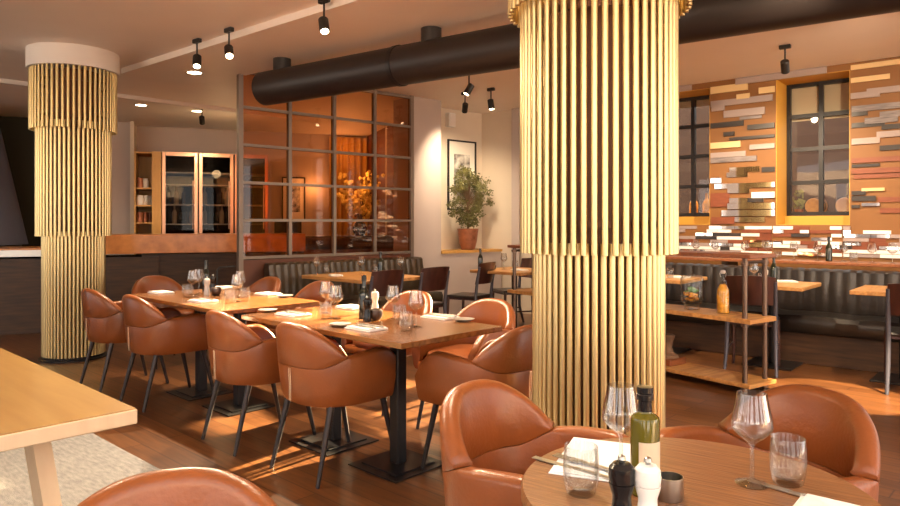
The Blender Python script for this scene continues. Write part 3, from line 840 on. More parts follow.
# ------------------------------------------------------------------ banquettes
def banquette(name, org, ang, L, label, m, hgt=.86, pleat=.085):
    root = empty(name, org, ang, label, 'bench')     # runs along local x, faces local -y, back plane at y=0
    MB().box((L / 2, -.24, .14), (L, .42, .28), 0, .004).build('plinth', M['bardark'], root, smooth=False)
    mb = MB(); n = int(L / .02); prof = [(-.50, .30), (-.52, .33), (-.525, .42), (-.50, .455), (-.3, .465), (-.12, .46), (-.12, .30)]
    vs = []; fs = []
    for i in range(n + 1):
        x = L * i / n
        for (y, z) in prof:
            d = .010 * abs(math.sin(x * math.pi / .55)) if z > .44 else 0
            vs.append((x, y, z - .012 + d))
    m_ = len(prof)
    for i in range(n):
        for k in range(m_):
            k2 = (k + 1) % m_; fs.append((i * m_ + k, i * m_ + k2, (i + 1) * m_ + k2, (i + 1) * m_ + k))
    fs += [tuple(range(m_))[::-1], tuple(range(n * m_, (n + 1) * m_))]
    mb.add(vs, fs).build('seat', m, root)
    mb = MB(); prof = [(-.12, .30), (-.155, .40), (-.16, .55), (-.15, .70), (-.125, hgt - .07), (-.12, hgt - .02), (-.09, hgt), (-.03, hgt), (0, hgt - .03), (0, .30)]
    vs = []; fs = []; m_ = len(prof)
    for i in range(n + 1):
        x = L * i / n; s = abs(math.sin(x * math.pi / pleat))
        for j, (y, z) in enumerate(prof):
            k = (.0, .2, .5, .8, 1, 1, .6, .3, 0, 0)[j]
            vs.append((x, y - .016 * s * k, z + (.007 * s if z > hgt - .05 else 0)))
    for i in range(n):
        for k in range(m_):
            k2 = (k + 1) % m_; fs.append((i * m_ + k, i * m_ + k2, (i + 1) * m_ + k2, (i + 1) * m_ + k))
    fs += [tuple(range(m_))[::-1], tuple(range(n * m_, (n + 1) * m_))]
    mb.add(vs, fs).build('backrest', m, root)
    return root
banquette('leather_banquette', Pt(.25, -.05), PA, PL - .2, 'olive brown pleated leather banquette along the glazed partition', M['brownleather'])
# right banquette: local x runs towards the camera side, faces away from the wall
banquette('leather_banquette', W(4.6, 7.34, 0), RA + math.pi, 4.4, 'long black pleated leather banquette before the strip-clad wall', M['blackleather'], .855, .11)

# small square tables
def square_table(p, ang, w, l, label, m='shelfwood', group='small pedestal tables'):
    root = empty('pedestal_table', (p[0], p[1], 0), ang, label, 'table', group)
    MB().box((0, 0, .733), (w, l, .034), 0, .004).build('tabletop', M[m], root, smooth=False)
    MB().lathe([(.032, .02), (.032, .70), (.14, .71), (.14, .716)], seg=20).build('post', M['blackmetal'], root)
    MB().box((0, 0, .008), (.42, .42, .016), 0, .004).build('base_plate', M['blackmetal'], root, smooth=False)
    return root
tA = Vector((-.91, 7.12, 0))
square_table(tA, NA, .80, 1.06, 'lit oak pedestal table at the partition banquette')
tB = Vector((.76, 8.03, 0))
square_table(tB, NA, .75, .75, 'oak pedestal table under the window niche with the olive tree')
tC = [W(2.92, 6.66, 0), W(1.87, 6.66, 0), W(.86, 6.66, 0)]
for k, q in enumerate(tC):
    square_table(q, RA, .66, .66, ['oak pedestal table at the black banquette behind the drinks jar',
                                    'oak pedestal table at the black banquette right of the pipe shelf',
                                    'oak pedestal table at the black banquette beside the right-edge chair'][k])
# slim counter behind the right banquette
mb = MB(); ct = empty('wall_counter', W(2.6, 7.68, 0), RA, 'slim red brown counter between the black banquette and the strip wall', 'counter')
MB().box((0, 0, .90), (4.0, .42, .03), 0, .004).build('counter_top', M['redwood'], ct, smooth=False)
for x in (-1.7, 0, 1.7): MB().box((x, 0, .4425), (.06, .34, .885)).build('support', M['bardark'], ct, smooth=False)

def tw(kind, base, dx, dy, label, group, z=TZ): return kind.put((base[0] + dx, base[1] + dy, z), random.uniform(0, 3), label, group)
GA = 'glassware on the banquette table'
tw(WINE, tA, -.50, .06, 'wine glass at the left end of the partition banquette table', GA)
tw(WINE, tA, -.05, .22, 'wine glass left of the dark wine bottle on the partition banquette table', GA)
tw(WINE, tA, .38, .20, 'wine glass at the right end of the partition banquette table', GA)
tw(TUMB, tA, .10, .28, 'tumbler right behind the wine bottle on the partition banquette table', GA)
tw(TUMB, tA, -.42, .2, 'tumbler at the left end of the partition banquette table', GA)
tw(DBOT, tA, .17, .13, 'dark wine bottle on the partition banquette table', 'dark bottles')
tw(NAP, tA, -.28, -.05, 'white napkin on the partition banquette table', 'napkins on the banquette tables')
tw(NAP, tA, .25, .36, 'white napkin beside the wine bottle on the partition banquette table', 'napkins on the banquette tables')
GB = 'tableware on the niche table'
tw(WINE, tB, -.12, .05, 'wine glass on the niche table below the ledge', GB)
tw(TUMB, tB, .02, .12, 'tumbler on the niche table below the ledge', GB)
tw(DBOT, tB, -.40, .03, 'dark bottle at the corner of the niche table', 'dark bottles')
tw(NAP, tB, .05, -.12, 'white napkin on the niche table', 'napkins on the banquette tables')
GD = 'tableware on the black banquette tables'
q = tC[0]
tw(NAP, q, .12, -.1, 'white napkin on the table behind the drinks jar', 'napkins on the banquette tables')
tw(WINE, q, -.05, .05, 'wine glass on the table behind the drinks jar', GD)
tw(TUMB, q, .03, -.14, 'tumbler on the table behind the drinks jar', GD)
q = tC[1]
tw(WINE, q, -.18, -.02, 'wine glass left of the white mill on the table right of the pipe shelf', GD)
tw(WMILL, q, -.08, -.03, 'white mill on the table right of the pipe shelf', 'mills on the banquette tables')
tw(DBOT, q, .03, .04, 'dark bottle on the table right of the pipe shelf', 'dark bottles')
tw(TUMB, q, -.16, -.14, 'tumbler at the left corner of the table right of the pipe shelf', GD)
tw(NAP, q, .16, .1, 'white napkin on the table right of the pipe shelf', 'napkins on the banquette tables')
q = tC[2]
tw(KNI, q, -.02, .05, 'steel knife on the table beside the right-edge chair', 'knives laid on napkins')
tw(WINE, q, .20, .02, 'wine glass on the table beside the right-edge chair', GD)
tw(TUMB, q, .18, -.10, 'tumbler on the table beside the right-edge chair', GD)
for a in (4.2, 3.9, 3.62, 3.3, 2.98, 2.75, 2.42, 2.2, 1.93, 1.72, 1.5, 1.25, 1.08, .9):
    WINE.put(W(a, 7.6 + .1 * random.random(), .915), 0, 'clear wine glass in the row on the counter behind the black banquette', 'wine glasses on the wall counter')
for k, (a, lab) in enumerate(((3.5, 'tumbler on the wall counter behind the pipe shelf top'), (2.1, 'tumbler on the wall counter under the barrel window'),
                              (1.4, 'tumbler on the wall counter near the right picture edge'))):
    TUMB.put(W(a, 7.64, .915), 0, lab, 'tumblers on the wall counter')
DBOT.put(W(1.62, 7.66, .915), 0, 'dark bottle on the wall counter under the barrel window', 'dark bottles')

# ------------------------------------------------------------------ strip cladding of the right wall
def strip_panel(label, a0, a1, rows, name='strip_wall_panel'):
    root = empty(name, W((a0 + a1) / 2, WB, 0), RA, label, 'wall panel')
    am = (a0 + a1) / 2
    for (s0, s1, z0, z1, m, th) in rows:
        MB().box(((s0 + s1) / 2 - am, th / 2 + .001, (z0 + z1) / 2), (s1 - s0, th, z1 - z0)).build('strip', M[m], root, smooth=False)
    return root
def rows_px(lst, pl, pr):
    out = []
    for (x0, x1, y0, y1, m) in lst:
        a1, a0 = wa(max(x0, pl)), wa(min(x1, pr)); xm = (x0 + x1) / 2
        out.append((a0, a1, wz(xm, y1), wz(xm, y0), m, .012 + .012 * random.random()))
    return out
def fill(a0, a1, z0, z1, mats, hh=.04):
    out = []; z = z0
    while z < z1 - .012:
        a = a0
        while a < a1 - .02:
            l = min(random.uniform(.09, .34), a1 - a); m = random.choice(mats)
            if m and l > .03: out.append((a, a + l - .004, z, z + hh - .005, m, .010 + .014 * random.random()))
            a += l
        z += hh
    return out
secA = [(711, 748, 85, 92, 's_cream'), (759, 775, 87, 93, 's_cream'), (737, 750, 94, 99, 's_cream'), (711, 773, 98, 104, 's_lilac'),
        (712, 725, 104, 111, 's_lilac'), (724, 765, 109, 116, 's_lilac'), (740, 762, 116, 119, 's_grey'), (711, 744, 122, 127, 's_black'),
        (748, 775, 124, 129, 's_black'), (724, 735, 132, 136, 's_black'), (730, 775, 136, 139, 's_black'), (711, 741, 142, 148, 's_cream'),
        (750, 775, 144, 149, 's_lilac'), (711, 746, 152, 157, 's_lilac'), (711, 757, 157, 162, 's_grey'), (730, 760, 167, 172, 'mirror'),
        (762, 775, 167, 172, 's_black'), (727, 748, 172, 177, 'mirror'), (711, 722, 178, 183, 'mirror'), (715, 775, 183, 188, 'mirror'),
        (728, 750, 188, 193, 'mirror'), (752, 775, 192, 198, 's_white'), (730, 752, 198, 203, 'mirror'), (748, 764, 198, 202, 's_black'),
        (711, 730, 193, 207, 's_red'), (728, 775, 203, 209, 'mirror'), (722, 775, 210, 216, 'mirror'), (735, 765, 217, 222, 'mirror'), (712, 735, 217, 224, 's_red')]
secA.sort(key=lambda t: t[2])
pa = strip_panel('panel of mirror and wood strips between the two dark windows', wa(775), wa(711), rows_px(secA, 711, 775))
secB = [(851, 905, 62, 67, 's_cream'), (851, 890, 76, 81, 's_cream'), (867, 905, 87, 93, 's_lilac'), (851, 880, 92, 98, 's_lilac'),
        (852, 905, 104, 110, 's_grey'), (852, 868, 111, 116, 's_black'), (880, 905, 111, 117, 's_grey'), (865, 898, 117, 123, 's_grey'),
        (852, 885, 122, 127, 's_black'), (882, 905, 124, 129, 's_black'), (877, 905, 131, 137, 's_lilac'), (852, 880, 138, 144, 's_lilac'), (880, 905, 145, 150, 's_black'),
        (852, 905, 157, 162, 's_red'), (852, 880, 164, 167, 's_black'), (852, 905, 168, 173, 's_red'), (854, 900, 174, 178, 's_red'), (852, 866, 191, 195, 's_black'),
        (862, 885, 188, 191, 's_cream'), (852, 876, 196, 201, 's_black'), (878, 900, 197, 202, 's_red'), (862, 880, 203, 206, 'mirror'), (852, 860, 205, 208, 's_black'), (880, 905, 208, 213, 's_red')]
pb = strip_panel('panel of charcoal, lilac and cream strips at the right edge', wa(905), wa(850), rows_px(secB, 851, 905))
mix = ['mirror', 'mirror', 's_white', 's_red', None, 's_black', 's_white', 's_lilac']
z_lo, z_hi = .95, 1.255
def fillband(label, a0, a1): strip_panel(label, a0, a1, fill(a0, a1, z_lo, z_hi, mix), 'strip_wall_band')
fillband('low band of white and mirror strips behind the pipe shelf top', wa(772), wa(668))
fillband('low band of white and mirror strips under the barrel window', wa(842), wa(773))
fillband('low band of white and mirror strips at the right edge above the banquette', wa(912), wa(843))
mb = empty('ceiling_strip_trim', W(wa(780), WB, 0), RA, 'lilac grey strips at the ceiling above the windows', 'trim strips')
for (x0, x1, z0, z1) in ((736, 827, CEIL - .075, CEIL - .004), (676, 692, CEIL - .07, CEIL - .004)):
    a1, a0 = wa(x0), wa(x1)
    MB().box(((a0 + a1) / 2 - wa(780), .0125, (z0 + z1) / 2), (a1 - a0, .022, z1 - z0)).build('strip', M['s_lilac'], mb, smooth=False)

# barrels and bottles behind the windows
def barrel(a, b, label):
    root = empty('oak_barrel', W(a, b, wz0 + .213), RA, label, 'barrel', 'small oak barrels')
    pr = [(.0, -.15), (.085, -.15), (.088, -.145), (.105, -.07), (.112, 0), (.105, .07), (.088, .145), (.085, .15), (.0, .15)]
    MB().lathe(pr, seg=28, axis='y').build('staves', M['barrel'], root)
    h = MB()
    for y, r in ((-.115, .099), (-.06, .109), (.06, .109), (.115, .099)):
        h.lathe([(r - .004, y - .009), (r + .002, y - .009), (r + .002, y + .009), (r - .004, y + .009)], seg=28, axis='y')
    h.build('hoop', M['blackmetal'], root)
barrel(w2b - .24, WB + .72, 'small oak barrel left of two behind the right window')
barrel(w2b - .55, WB + .72, 'small oak barrel right of two behind the right window')
PLB = MB()
for k in range(40):
    t = random.uniform(0, 6.28); e = random.uniform(.2, 1); h = random.uniform(.08, .3)
    x, y = .07 * e * math.cos(t), .07 * e * math.sin(t)
    PLB.add([(x - .012, y, h), (x, y - .01, h - .02), (x + .02, y, h + .01), (x, y + .01, h + .02)], [(0, 1, 2, 3)])
pl = empty('herb_pot', W(w2b - .07, WB + .66, wz0 + .10), 0, 'small potted herb behind the left edge of the right window', 'plant')
MB().lathe([(.0, 0), (.04, 0), (.05, .08), (.044, .08), (.04, .07), (.0, .07)], seg=18).build('pot', M['copper'], pl)
MB().tube([(0, 0, .06), (0, 0, .2)], .006, 6).build('stem', M['bark'], pl)
PLB.build('foliage', M['leaf'], pl, smooth=False)
LQ = single('liqueur_bottle', MB().lathe([(.0, 0), (.05, 0), (.055, .01), (.055, .16), (.04, .20), (.018, .23), (.016, .30), (.0, .30)], seg=20), M['amberliquid'], 'bottle')
for k in range(3):
    LQ.put(W(w1a + .12 + .17 * k, WB + .68, wz0 + .10), 0, ['right', 'middle', 'left'][k] + ' amber bottle of three on the window ledge beside the gold column', 'amber bottles on the window ledge')

# ------------------------------------------------------------------ bar
C0 = Vector((-5.23, 7.9, 0))
bar = empty('bar_counter', C0, BA, 'long bar counter of dark planks with an amber veneer top', 'bar')
MB().box((.0, .35, .44), (3.4, .7, .88)).build('lower_front', M['bardark'], bar, smooth=False)
MB().box((-.35, .33, .965), (2.75, .80, .08), 0, .004).build('worktop', M['barwood'], bar, smooth=False)
MB().box((-.35, -.075, .945), (2.75, .012, .075)).build('metal_edge', M['steel'], bar, smooth=False)
MB().box((2.5, .35, .455), (2.0, .6, .91)).build('raised_front', M['bardark'], bar, smooth=False)
MB().box((2.28, .33, 1.04), (2.45, .78, .235), 0, .004).build('veneer_top', M['barwood'], bar, smooth=False)
hood = empty('conical_hood', (-6.83, 9.35, 0), 0, 'tall slate blue conical hood at the left edge behind the bar', 'hood')
MB().lathe([(.86, 1.0), (.88, 1.0), (.55, 2.6), (.50, 2.75), (.50, CEIL)], seg=48).build('canopy', M['hood'], hood)
tag(MB().lathe([(.80, 0), (.80, 1.0), (.0, 1.0)], seg=40).build('round_grill', M['blackmetal'], loc=(-6.83, 9.35, 0)), 'round black grill base under the conical hood', 'grill')
o = bbox(MB(), -1.98, -1.80, .325, .345, 1.62, 2.1).build('picture_frame', M['copperframe'], smooth=False)
tag(o, 'small copper-framed picture on the dark olive wall', 'picture')

# wine cabinets: sits against wall_back
cab = empty('shelf_cabinet', Bt(-.92, .40, 0), BA, 'golden oak open shelf cabinet beside the wine fridges', 'cabinet')
CT = 2.46
MB().box((.26, 0, CT / 2), (.14, .66, CT)).build('side_panel', M['goldoak'], cab, smooth=False)
MB().box((-.06, .0, CT / 2), (.025, .66, CT)).build('side_panel', M['goldoak'], cab, smooth=False)
MB().box((.07, .32, CT / 2), (.25, .02, CT)).build('back_panel', M['goldoak'], cab, smooth=False)
for z in (.9, 1.30, 1.58, 1.86, 2.44): MB().box((.07, -.01, z), (.24, .62, .022)).build('shelf', M['goldoak'], cab, smooth=False)
JAR = single('storage_jar', MB().lathe([(.0, 0), (.05, 0), (.055, .01), (.055, .12), (.045, .135), (.045, .16), (.0, .16)], seg=16), M['linen'], 'jar')
BOXR = single('spice_tin', MB().lathe([(.0, 0), (.045, 0), (.045, .14), (.048, .142), (.048, .165), (.0, .165)], seg=16), M['copper'], 'tin')
for (z, kinds) in ((1.311, ('tin', 'tin', 'tin')), (1.591, ('jar', 'jar', 'jar')), (1.871, ('tin', 'jar'))):
    for k, kd in enumerate(kinds):
        q = Bt(-.92 + .01 + .065 * k, .40 - .22 + .10 * k, z)
        hn = {1.311: 'lowest', 1.591: 'middle', 1.871: 'highest'}[z]
        pos = ['left', 'middle', 'right'][k] if len(kinds) == 3 else ['left', 'right'][k]
        (BOXR if kd == 'tin' else JAR).put(q, 0, '%s %s on the %s shelf of the oak cabinet' % (pos, 'copper spice tin' if kd == 'tin' else 'white storage jar', hn), 'jars and tins in the oak cabinet')
tag(MB().lathe([(.0, 0), (.06, 0), (.06, .18), (.0, .18)], seg=20).build('storage_canister', M['linen'], loc=Bt(-.85, .3, .912)), 'white canister on the bottom shelf of the oak cabinet', 'canister')
WB2 = single('wine_bottle', MB().lathe([(.0, 0), (.036, 0), (.038, .006), (.038, .18), (.03, .21), (.014, .235), (.014, .30), (.0, .30)], seg=16), M['darkbottle'], 'bottle')
LBB = single('labelled_wine_bottle', MB().lathe([(.0, 0), (.036, 0), (.038, .006), (.038, .18), (.03, .21), (.014, .235), (.014, .30), (.0, .30)], seg=16), M['kraft'], 'bottle')
for f in range(3):
    t0 = -.585 + f * .565
    fr = empty('wine_fridge', Bt(t0 + .28, .40, 0), BA, ['copper-framed wine fridge next to the oak shelf cabinet', 'copper-framed wine fridge, middle one of three, left of the partition post',
              'copper-framed wine fridge seen through the amber partition'][f], 'fridge', 'wine fridges')
    c = MB().box((0, .31, CT / 2), (.55, .02, CT)).box((-.27, 0, CT / 2), (.015, .62, CT)).box((.27, 0, CT / 2), (.015, .62, CT)).box((0, 0, CT - .01), (.55, .62, .02)).box((0, 0, .45), (.55, .62, .9))
    c.build('carcass', M['black'], fr, smooth=False)
    for z in (1.10, 1.28, 1.60, 1.93, 2.13):
        MB().box((0, -.01, z), (.52, .56, .012)).box((0, -.285, z), (.52, .012, .022)).build('rack', M['steel'], fr, smooth=False)
    dr = MB()
    for x in (-.245, .245): dr.box((x, -.325, (CT + .95) / 2), (.05, .025, CT - .95))
    for z in (.97, CT - .03): dr.box((0, -.325, z), (.43, .025, .06))
    d = dr.build('door', M['copperframe'], fr, smooth=False)
    MB().box((0, -.325, (CT + .95) / 2), (.43, .008, CT - 1.05)).build('glass_pane', M['darkglass'], d, smooth=False)
    MB().tube([(.2, -.35, 1.2), (.2, -.35, 2.0)], .007, 8).build('handle', M['copperframe'], d)
    point(Bt(t0 + .28, .25, CT - .12), 1.2, (1, .9, .75), .05)  # added point light so the bottles show inside
    if f < 2:
        for (z, n) in ((1.286, 5), (1.606, 4)):
            for k in range(n):
                q = Bt(t0 + .28 - .18 + .36 * k / (n - 1), .40 - .14 + random.uniform(-.05, .05), z)
                kd = LBB if (k + f) % 3 == 1 else WB2
                kd.put(q, 0, '%s wine bottle, %s on the %s rack of the %s wine fridge' % ('pale' if kd is LBB else 'dark', ['first', 'second', 'third', 'fourth', 'fifth'][k], 'lower' if z < 1.5 else 'upper', ['left', 'right'][f]), 'wine bottles in the fridges')
# things seen through the partition
def behind(px, py, Y): return at_Y(px, py, Y)
cn = empty('side_counter', Bt(1.85, -1.35, 0), BA, 'brown counter seen through the amber partition', 'counter')
MB().box((0, 0, .45), (2.1, .5, .9)).build('front', M['redwood'], cn, smooth=False)
MB().box((0, 0, 1.0), (2.2, .56, .2), 0, .004).build('veneer_top', M['bardark'], cn, smooth=False)
q = Bt(2.2, -1.35, 1.1)
vs_ = empty('flower_vase', Bt(2.38, -1.3, 1.1), 0, 'dark vase of yellow blossom branches behind the amber partition', 'flowers')
MB().lathe([(.0, 0), (.07, 0), (.11, .06), (.12, .12), (.08, .2), (.06, .22), (.0, .21)], seg=22).build('vase', M['blackgloss'], vs_)
br = MB(); bl = MB()
for k in range(34):
    t = random.uniform(0, 6.28); e = random.uniform(.15, 1) ** .6; h = random.uniform(.25, .85)
    x, y = .36 * e * math.cos(t), .36 * e * math.sin(t)
    br.tube([(0, 0, .18), (x * .4, y * .4, .18 + h * .55), (x, y, .2 + h)], [.005, .004, .002], 5)
    for j in range(9):
        s = random.uniform(.5, 1.0)
        bl.ball((x * s + random.uniform(-.05, .05), y * s + random.uniform(-.05, .05), .2 + h * s + random.uniform(-.05, .05)), random.uniform(.022, .04), 6, 4)
br.build('branches', M['bark'], vs_); bl.build('blossom', M['yellow'], vs_)
mon = empty('host_screen', Bt(1.25, -1.38, 1.1), BA - .2, 'black slanted screen on the counter behind the amber partition', 'screen')
MB().box((0, 0, .01), (.2, .16, .02)).bar((0, 0, .02), (0, .03, .1), .03, .02).build('stand', M['blackmetal'], mon, smooth=False)
MB().bar((-.2, -.02, .14), (.2, -.02, .14), .025, .24).build('display', M['black'], mon, smooth=False)
def picture(loc, rz, w, h, label):
    root = empty('framed_picture', loc, rz, label, 'picture', 'framed flower photographs')
    f = MB(); b = .022
    for x in (-w / 2 + b / 2, w / 2 - b / 2): f.box((x, -.014, 0), (b, .026, h))
    for z in (-h / 2 + b / 2, h / 2 - b / 2): f.box((0, -.014, z), (w - 2 * b, .026, b))
    f.build('frame', M['blackmetal'], root, smooth=False)
    MB().box((0, -.006, 0), (w - 2 * b, .008, h - 2 * b)).build('mount', M['picturemat'], root, smooth=False)
    MB().box((0, -.0115, .0), (w * .56, .003, h * .6)).build('print', M['photo'], root, smooth=False)
picture(Bt(1.62, .75, 1.74), BA, .42, .80, 'framed flower photograph seen through the amber partition')
picture(Pt(TN + .76, .42, 2.0), PA, .56, 1.02, 'framed flower photograph on the niche wall behind the olive tree')
cu = MB(); vs = []; n = 120
for k in range(n + 1):
    x = -.36 + .72 * k / n; y = .035 * math.sin(x * 2 * math.pi / .12)
    for z in (0, CEIL - .05):
        for th in (0, .004): vs.append((x, y + th, z))
fs = []
for k in range(n):
    a, b = 4 * k, 4 * k + 4
    fs += [(a, b, b + 2, a + 2), (a + 1, a + 3, b + 3, b + 1), (a + 2, b + 2, b + 3, a + 3), (a, a + 1, b + 1, b)]
fs += [(0, 2, 3, 1), (4 * n, 4 * n + 1, 4 * n + 3, 4 * n + 2)]
tag(cu.add(vs, fs).build('gold_curtain', M['curtain'], loc=Bt(2.62, .64, 0), rz=BA), 'gold pleated curtain behind the yellow blossoms', 'curtain')
# black rail post beside the partition
rl = MB().tube([(0, 0, 0), (0, 0, .80), (.02, .01, .83), (.16, .10, .84)], .012, 8)
tag(rl.build('hand_rail', M['blackmetal'], loc=(-2.45, 7.15, 0)), 'thin black rail post beside the partition end', 'rail')

# ------------------------------------------------------------------ olive tree in the niche
tp = Pt(PL + 1.163, .16, .92)
tree = empty('potted_olive_tree', tp, PA, 'bushy olive tree in a copper pot on the niche ledge', 'plant')
MB().lathe([(.0, 0), (.085, 0), (.10, .01), (.13, .12), (.15, .27), (.155, .30), (.145, .30), (.138, .27), (.0, .265)], seg=32).build('pot', M['copper'], tree)
MB().lathe([(.0, .272), (.138, .272)], seg=24).build('soil', M['soil'], tree)
tk = MB().tube([(0, 0, .26), (.01, 0, .42), (-.01, .005, .55), (.005, 0, .8)], [.02, .016, .013, .008], 8)
lf = MB(); cen = []
for k in range(80):
    t = random.uniform(0, 6.28); h = random.uniform(.36, 1.14)
    rr = .43 * math.sin(math.pi * min(1, max(.08, (h - .30) / .92))) ** .75
    e = math.sqrt(random.uniform(.05, 1)) * rr
    c = Vector((e * math.cos(t), min(.5 * e * math.sin(t), .15) - .04, h)); cen.append(c)
    tk.tube([(0, 0, min(.45 + .4 * (h - .4), .75)), c], [.005, .002], 5)
for c in cen:
    for j in range(40):
        d = Vector((random.gauss(0, 1), random.gauss(0, 1), random.gauss(0, 1))).normalized()
        p = c + Vector((d.x * .085, d.y * .07, d.z * .075)) * random.uniform(.3, 1)
        ax = Vector((random.gauss(0, 1), random.gauss(0, 1), random.gauss(.2, .8))).normalized()
        sd_ = ax.cross(Vector((random.random(), random.random(), .3))).normalized()
        L_, w_ = random.uniform(.028, .046), random.uniform(.007, .011)
        up_ = ax.cross(sd_) * .004
        lf.add([p - ax * L_ / 2, p + sd_ * w_ + up_, p + ax * L_ / 2, p - sd_ * w_ + up_], [(0, 1, 2), (0, 2, 3)])
tk.build('trunk', M['bark'], tree); lf.build('foliage', M['leaf'], tree, smooth=False)
spk = empty('wall_speaker', Pt(TN + .50, .42, 2.78), PA, 'small white wall speaker high in the niche', 'speaker')
MB().box((0, -.05, 0), (.13, .10, .2), 0, .01).build('cabinet', M['ceramicwhite'], spk, smooth=False)
MB().box((0, -.103, 0), (.10, .006, .16)).build('grille', M['plaster'], spk, smooth=False)

# ------------------------------------------------------------------ ventilation duct
d0, d1 = at_Y(265, 90, 6.74), Vector((.51, 5.10, 0))
d0.z = 2.63; dd = Vector((d1.x - d0.x, d1.y - d0.y, 0)).normalized()
du = empty('ventilation_duct', (d0.x, d0.y, d0.z), math.atan2(dd.y, dd.x), 'matt black round ventilation duct under the ceiling', 'duct')
DL = 6.6
def xtube(x0, x1, r, seg=48):
    return MB().tube([(x0, 0, 0), (x1, 0, 0)], r, seg)
xtube(0, DL, .165).build('pipe', M['duct'], du)
for x in (1.72, 3.55, 5.4): xtube(x - .02, x + .02, .172).build('joint_ring', M['blackmetal'], du)
for x in (.25, 2.05, 4.0): MB().lathe([(.085, .12), (.085, CEIL - .02 - d0.z), (.11, CEIL - .018 - d0.z), (.11, CEIL - d0.z - .001)], c=(x, 0, 0), seg=28).build('hanger', M['duct'], du)

# ------------------------------------------------------------------ track lamps
def lamp_kind():
    root = empty('track_spotlight', cat='lamp', label='x')
    MB().box((0, 0, -.02), (.11, .04, .04), 0, .004).build('adapter', M['lampblack'], root, smooth=False)
    MB().tube([(0, 0, -.04), (0, 0, -.14)], .008, 8).build('stem', M['lampblack'], root)
    return root
def lamp(px, py, z, aim, label, energy, lit=True, size=.055):
    p = at_z(px, py, z)
    root = empty('track_spotlight', p, 0, label, 'lamp', 'black track spotlights')
    MB().box((0, 0, -.018), (.10, .04, .036), math.atan2(td.y, td.x), .004).build('adapter', M['lampblack'], root, smooth=False)
    MB().tube([(0, 0, -.036), (0, 0, -.16)], .008, 8).build('stem', M['lampblack'], root)
    d = (Vector(aim) - (p - Vector((0, 0, .2)))).normalized(); c = Vector((0, 0, -.2))
    hm = MB().tube([c - d * .06, c - d * .055, c + d * .055, c + d * .06], [.033, .037, .037, .035], 20)
    hd = hm.build('head', M['lampblack'], root)
    MB().tube([c + d * .0602, c + d * .0612], .029, 20).build('lens', M['lens'], hd)
    if energy:
        l = bpy.data.lights.new('spot', 'SPOT'); l.energy = energy * 3.6; l.color = (1, .78, .52); l.spot_size = R(95); l.spot_blend = .8
        l.shadow_soft_size = .035
        lo = bpy.data.objects.new('spot', l); col.objects.link(lo); lo.location = p + c + d * .075
        lo.rotation_euler = d.to_track_quat('-Z', 'Y').to_euler()
    return root
lamp(197, 39, CEIL - .004, (-1.9, 4.9, .7), 'black track spotlight first in line from the far gold column', 95)
lamp(229, 28, CEIL - .004, (-1.2, 4.2, .8), 'bright track spotlight second in line from the far gold column', 100)
lamp(324, -2, CEIL - .004, (-.5, 3.9, .8), 'bright track spotlight third in line, nearest above the tables', 110)
lamp(202, 106, CEIL - .004, tuple(Bt(.2, .1, 1.0)), 'small black spotlight before the wine fridges', 14)
lamp(469, 71, CEIL - .004, tuple(tA + Vector((0, 0, .75))), 'black spotlight below the duct, highest of three by the niche', 55)
lamp(465, 92, CEIL - .004, tuple(Pt(TN + .5, .3, 1.4)), 'glowing spotlight facing out in front of the niche', 45)
lamp(491, 88, CEIL - .004, tuple(tB + Vector((0, 0, .75))), 'black spotlight right of the niche, near the gold column', 45)
lamp(785, 45, CEIL - .004, tuple(W(2.0, 7.9, 1.5)), 'black spotlight in front of the barrel window', 45)
# unseen fill spots without fixtures, added to brighten the room
def spot(loc, aim, e, size=100, color=(1, .78, .52), soft=.04, blend=.8):
    l = bpy.data.lights.new('spot', 'SPOT'); l.energy = e * 3.6; l.color = color; l.spot_size = R(size); l.spot_blend = blend; l.shadow_soft_size = soft
    lo = bpy.data.objects.new('spot', l); col.objects.link(lo); lo.location = loc
    lo.rotation_euler = (Vector(aim) - Vector(loc)).to_track_quat('-Z', 'Y').to_euler()
spot((.1, 3.0, 2.75), (.55, 1.5, .7), 50)
spot((1.9, 3.4, 2.75), (1.6, 4.8, .4), 60)
spot((3.2, 4.6, 2.75), (3.6, 6.9, 1.2), 80)
spot((2.0, 6.1, 2.8), (2.9, 7.2, 1.2), 70)
spot((-2.2, 3.2, 2.8), (-1.6, 2.6, .7), 40)
spot((-3.9, 6.9, 2.8), (-4.3, 8.1, .8), 30)
# recessed downlights
for k, (px, py, lab) in enumerate(((141, 105, 'small recessed downlight in the ceiling beside the far gold column'), (194.5, 72.5, 'small recessed downlight below the first track spotlight'),
                                   (197, 111, 'small recessed downlight behind the spotlight before the wine fridges'))):
    p = at_z(px, py, CEIL - (.06 if k == 1 else 0))
    r = empty('downlight', p, 0, lab, 'lamp', 'recessed downlights')
    MB().lathe([(.07, -.004), (.095, -.004), (.095, -.0005), (.07, -.0005)], seg=28, caps=False).build('trim_ring', M['ceramicwhite'], r)
    MB().lathe([(.0, -.003), (.07, -.003)], seg=24).build('diffuser', M['lens'], r)
    spot(p - Vector((0, 0, .02)), p - Vector((0, 0, 3)), 12, 120)
spot((3.7, 3.5, 2.85), (2.95, 5.1, 0), 1000, 17, (1, .76, .45), .02, .25)  # unseen narrow spot added to make the bright patch on the right floor
# wall light glow first, the other points added as fill at the back
point(Bt(1.98, .55, 1.95), 8, soft=.04); point(Bt(2.2, -1.7, 2.1), 12); point(Bt(2.45, -.3, 2.4), 6); point(Bt(2.5, .3, 2.6), 5); point(Bt(.3, -1.2, 2.2), 10)

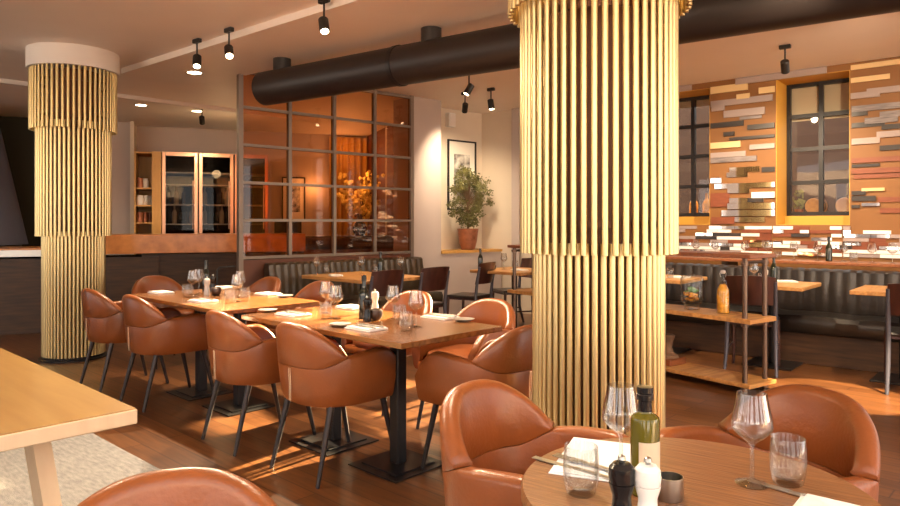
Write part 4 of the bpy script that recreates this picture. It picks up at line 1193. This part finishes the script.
# ------------------------------------------------------------------ daylight
tv = (-NR - UR * .03).normalized(); el = R(18)
sun = bpy.data.lights.new('sun', 'SUN'); sun.energy = 110; sun.angle = R(.6); sun.color = (1, .76, .44)
so = bpy.data.objects.new('sun', sun); col.objects.link(so)
so.rotation_euler = Vector((tv.x * math.cos(el), tv.y * math.cos(el), -math.sin(el))).to_track_quat('-Z', 'Y').to_euler()
w = bpy.data.worlds.new('world'); sc.world = w; w.use_nodes = True
nt = w.node_tree; bg = nt.nodes['Background']; bg.inputs['Strength'].default_value = 1.0
tc = nt.nodes.new('ShaderNodeTexCoord'); sx = nt.nodes.new('ShaderNodeSeparateXYZ'); rmp = nt.nodes.new('ShaderNodeValToRGB')
nt.links.new(tc.outputs['Generated'], sx.inputs[0])
ma = nt.nodes.new('ShaderNodeMapRange'); ma.inputs['From Min'].default_value = -1; ma.inputs['From Max'].default_value = 1
nt.links.new(sx.outputs['Z'], ma.inputs['Value']); nt.links.new(ma.outputs['Result'], rmp.inputs['Fac'])
e0, e1 = rmp.color_ramp.elements
e0.position = .47; e0.color = (5.6, 4.9, 4.1, 1)      # bright lower half, added to light the ceiling
e1.position = .52; e1.color = (2.7, 2.75, 2.8, 1)     # hazy sky
nt.links.new(rmp.outputs['Color'], bg.inputs['Color'])

# ------------------------------------------------------------------ camera
cam = bpy.data.cameras.new('camera'); co = bpy.data.objects.new('camera', cam); col.objects.link(co)
co.location = (0, 0, H); co.rotation_euler = (R(90), 0, 0)
cam.sensor_width = 36; cam.lens = F / 900 * 36; cam.shift_y = -30 / 900; cam.clip_start = .05
sc.camera = co
vs = sc.view_settings; vs.view_transform = 'Standard'; vs.look = 'None'; vs.gamma = 1; vs.use_curve_mapping = False; vs.exposure = 0.05
cy = sc.cycles
cy.use_denoising = True; cy.max_bounces = 10; cy.diffuse_bounces = 4; cy.glossy_bounces = 4; cy.transparent_max_bounces = 24
cy.caustics_reflective = False; cy.caustics_refractive = False; cy.sample_clamp_indirect = 6
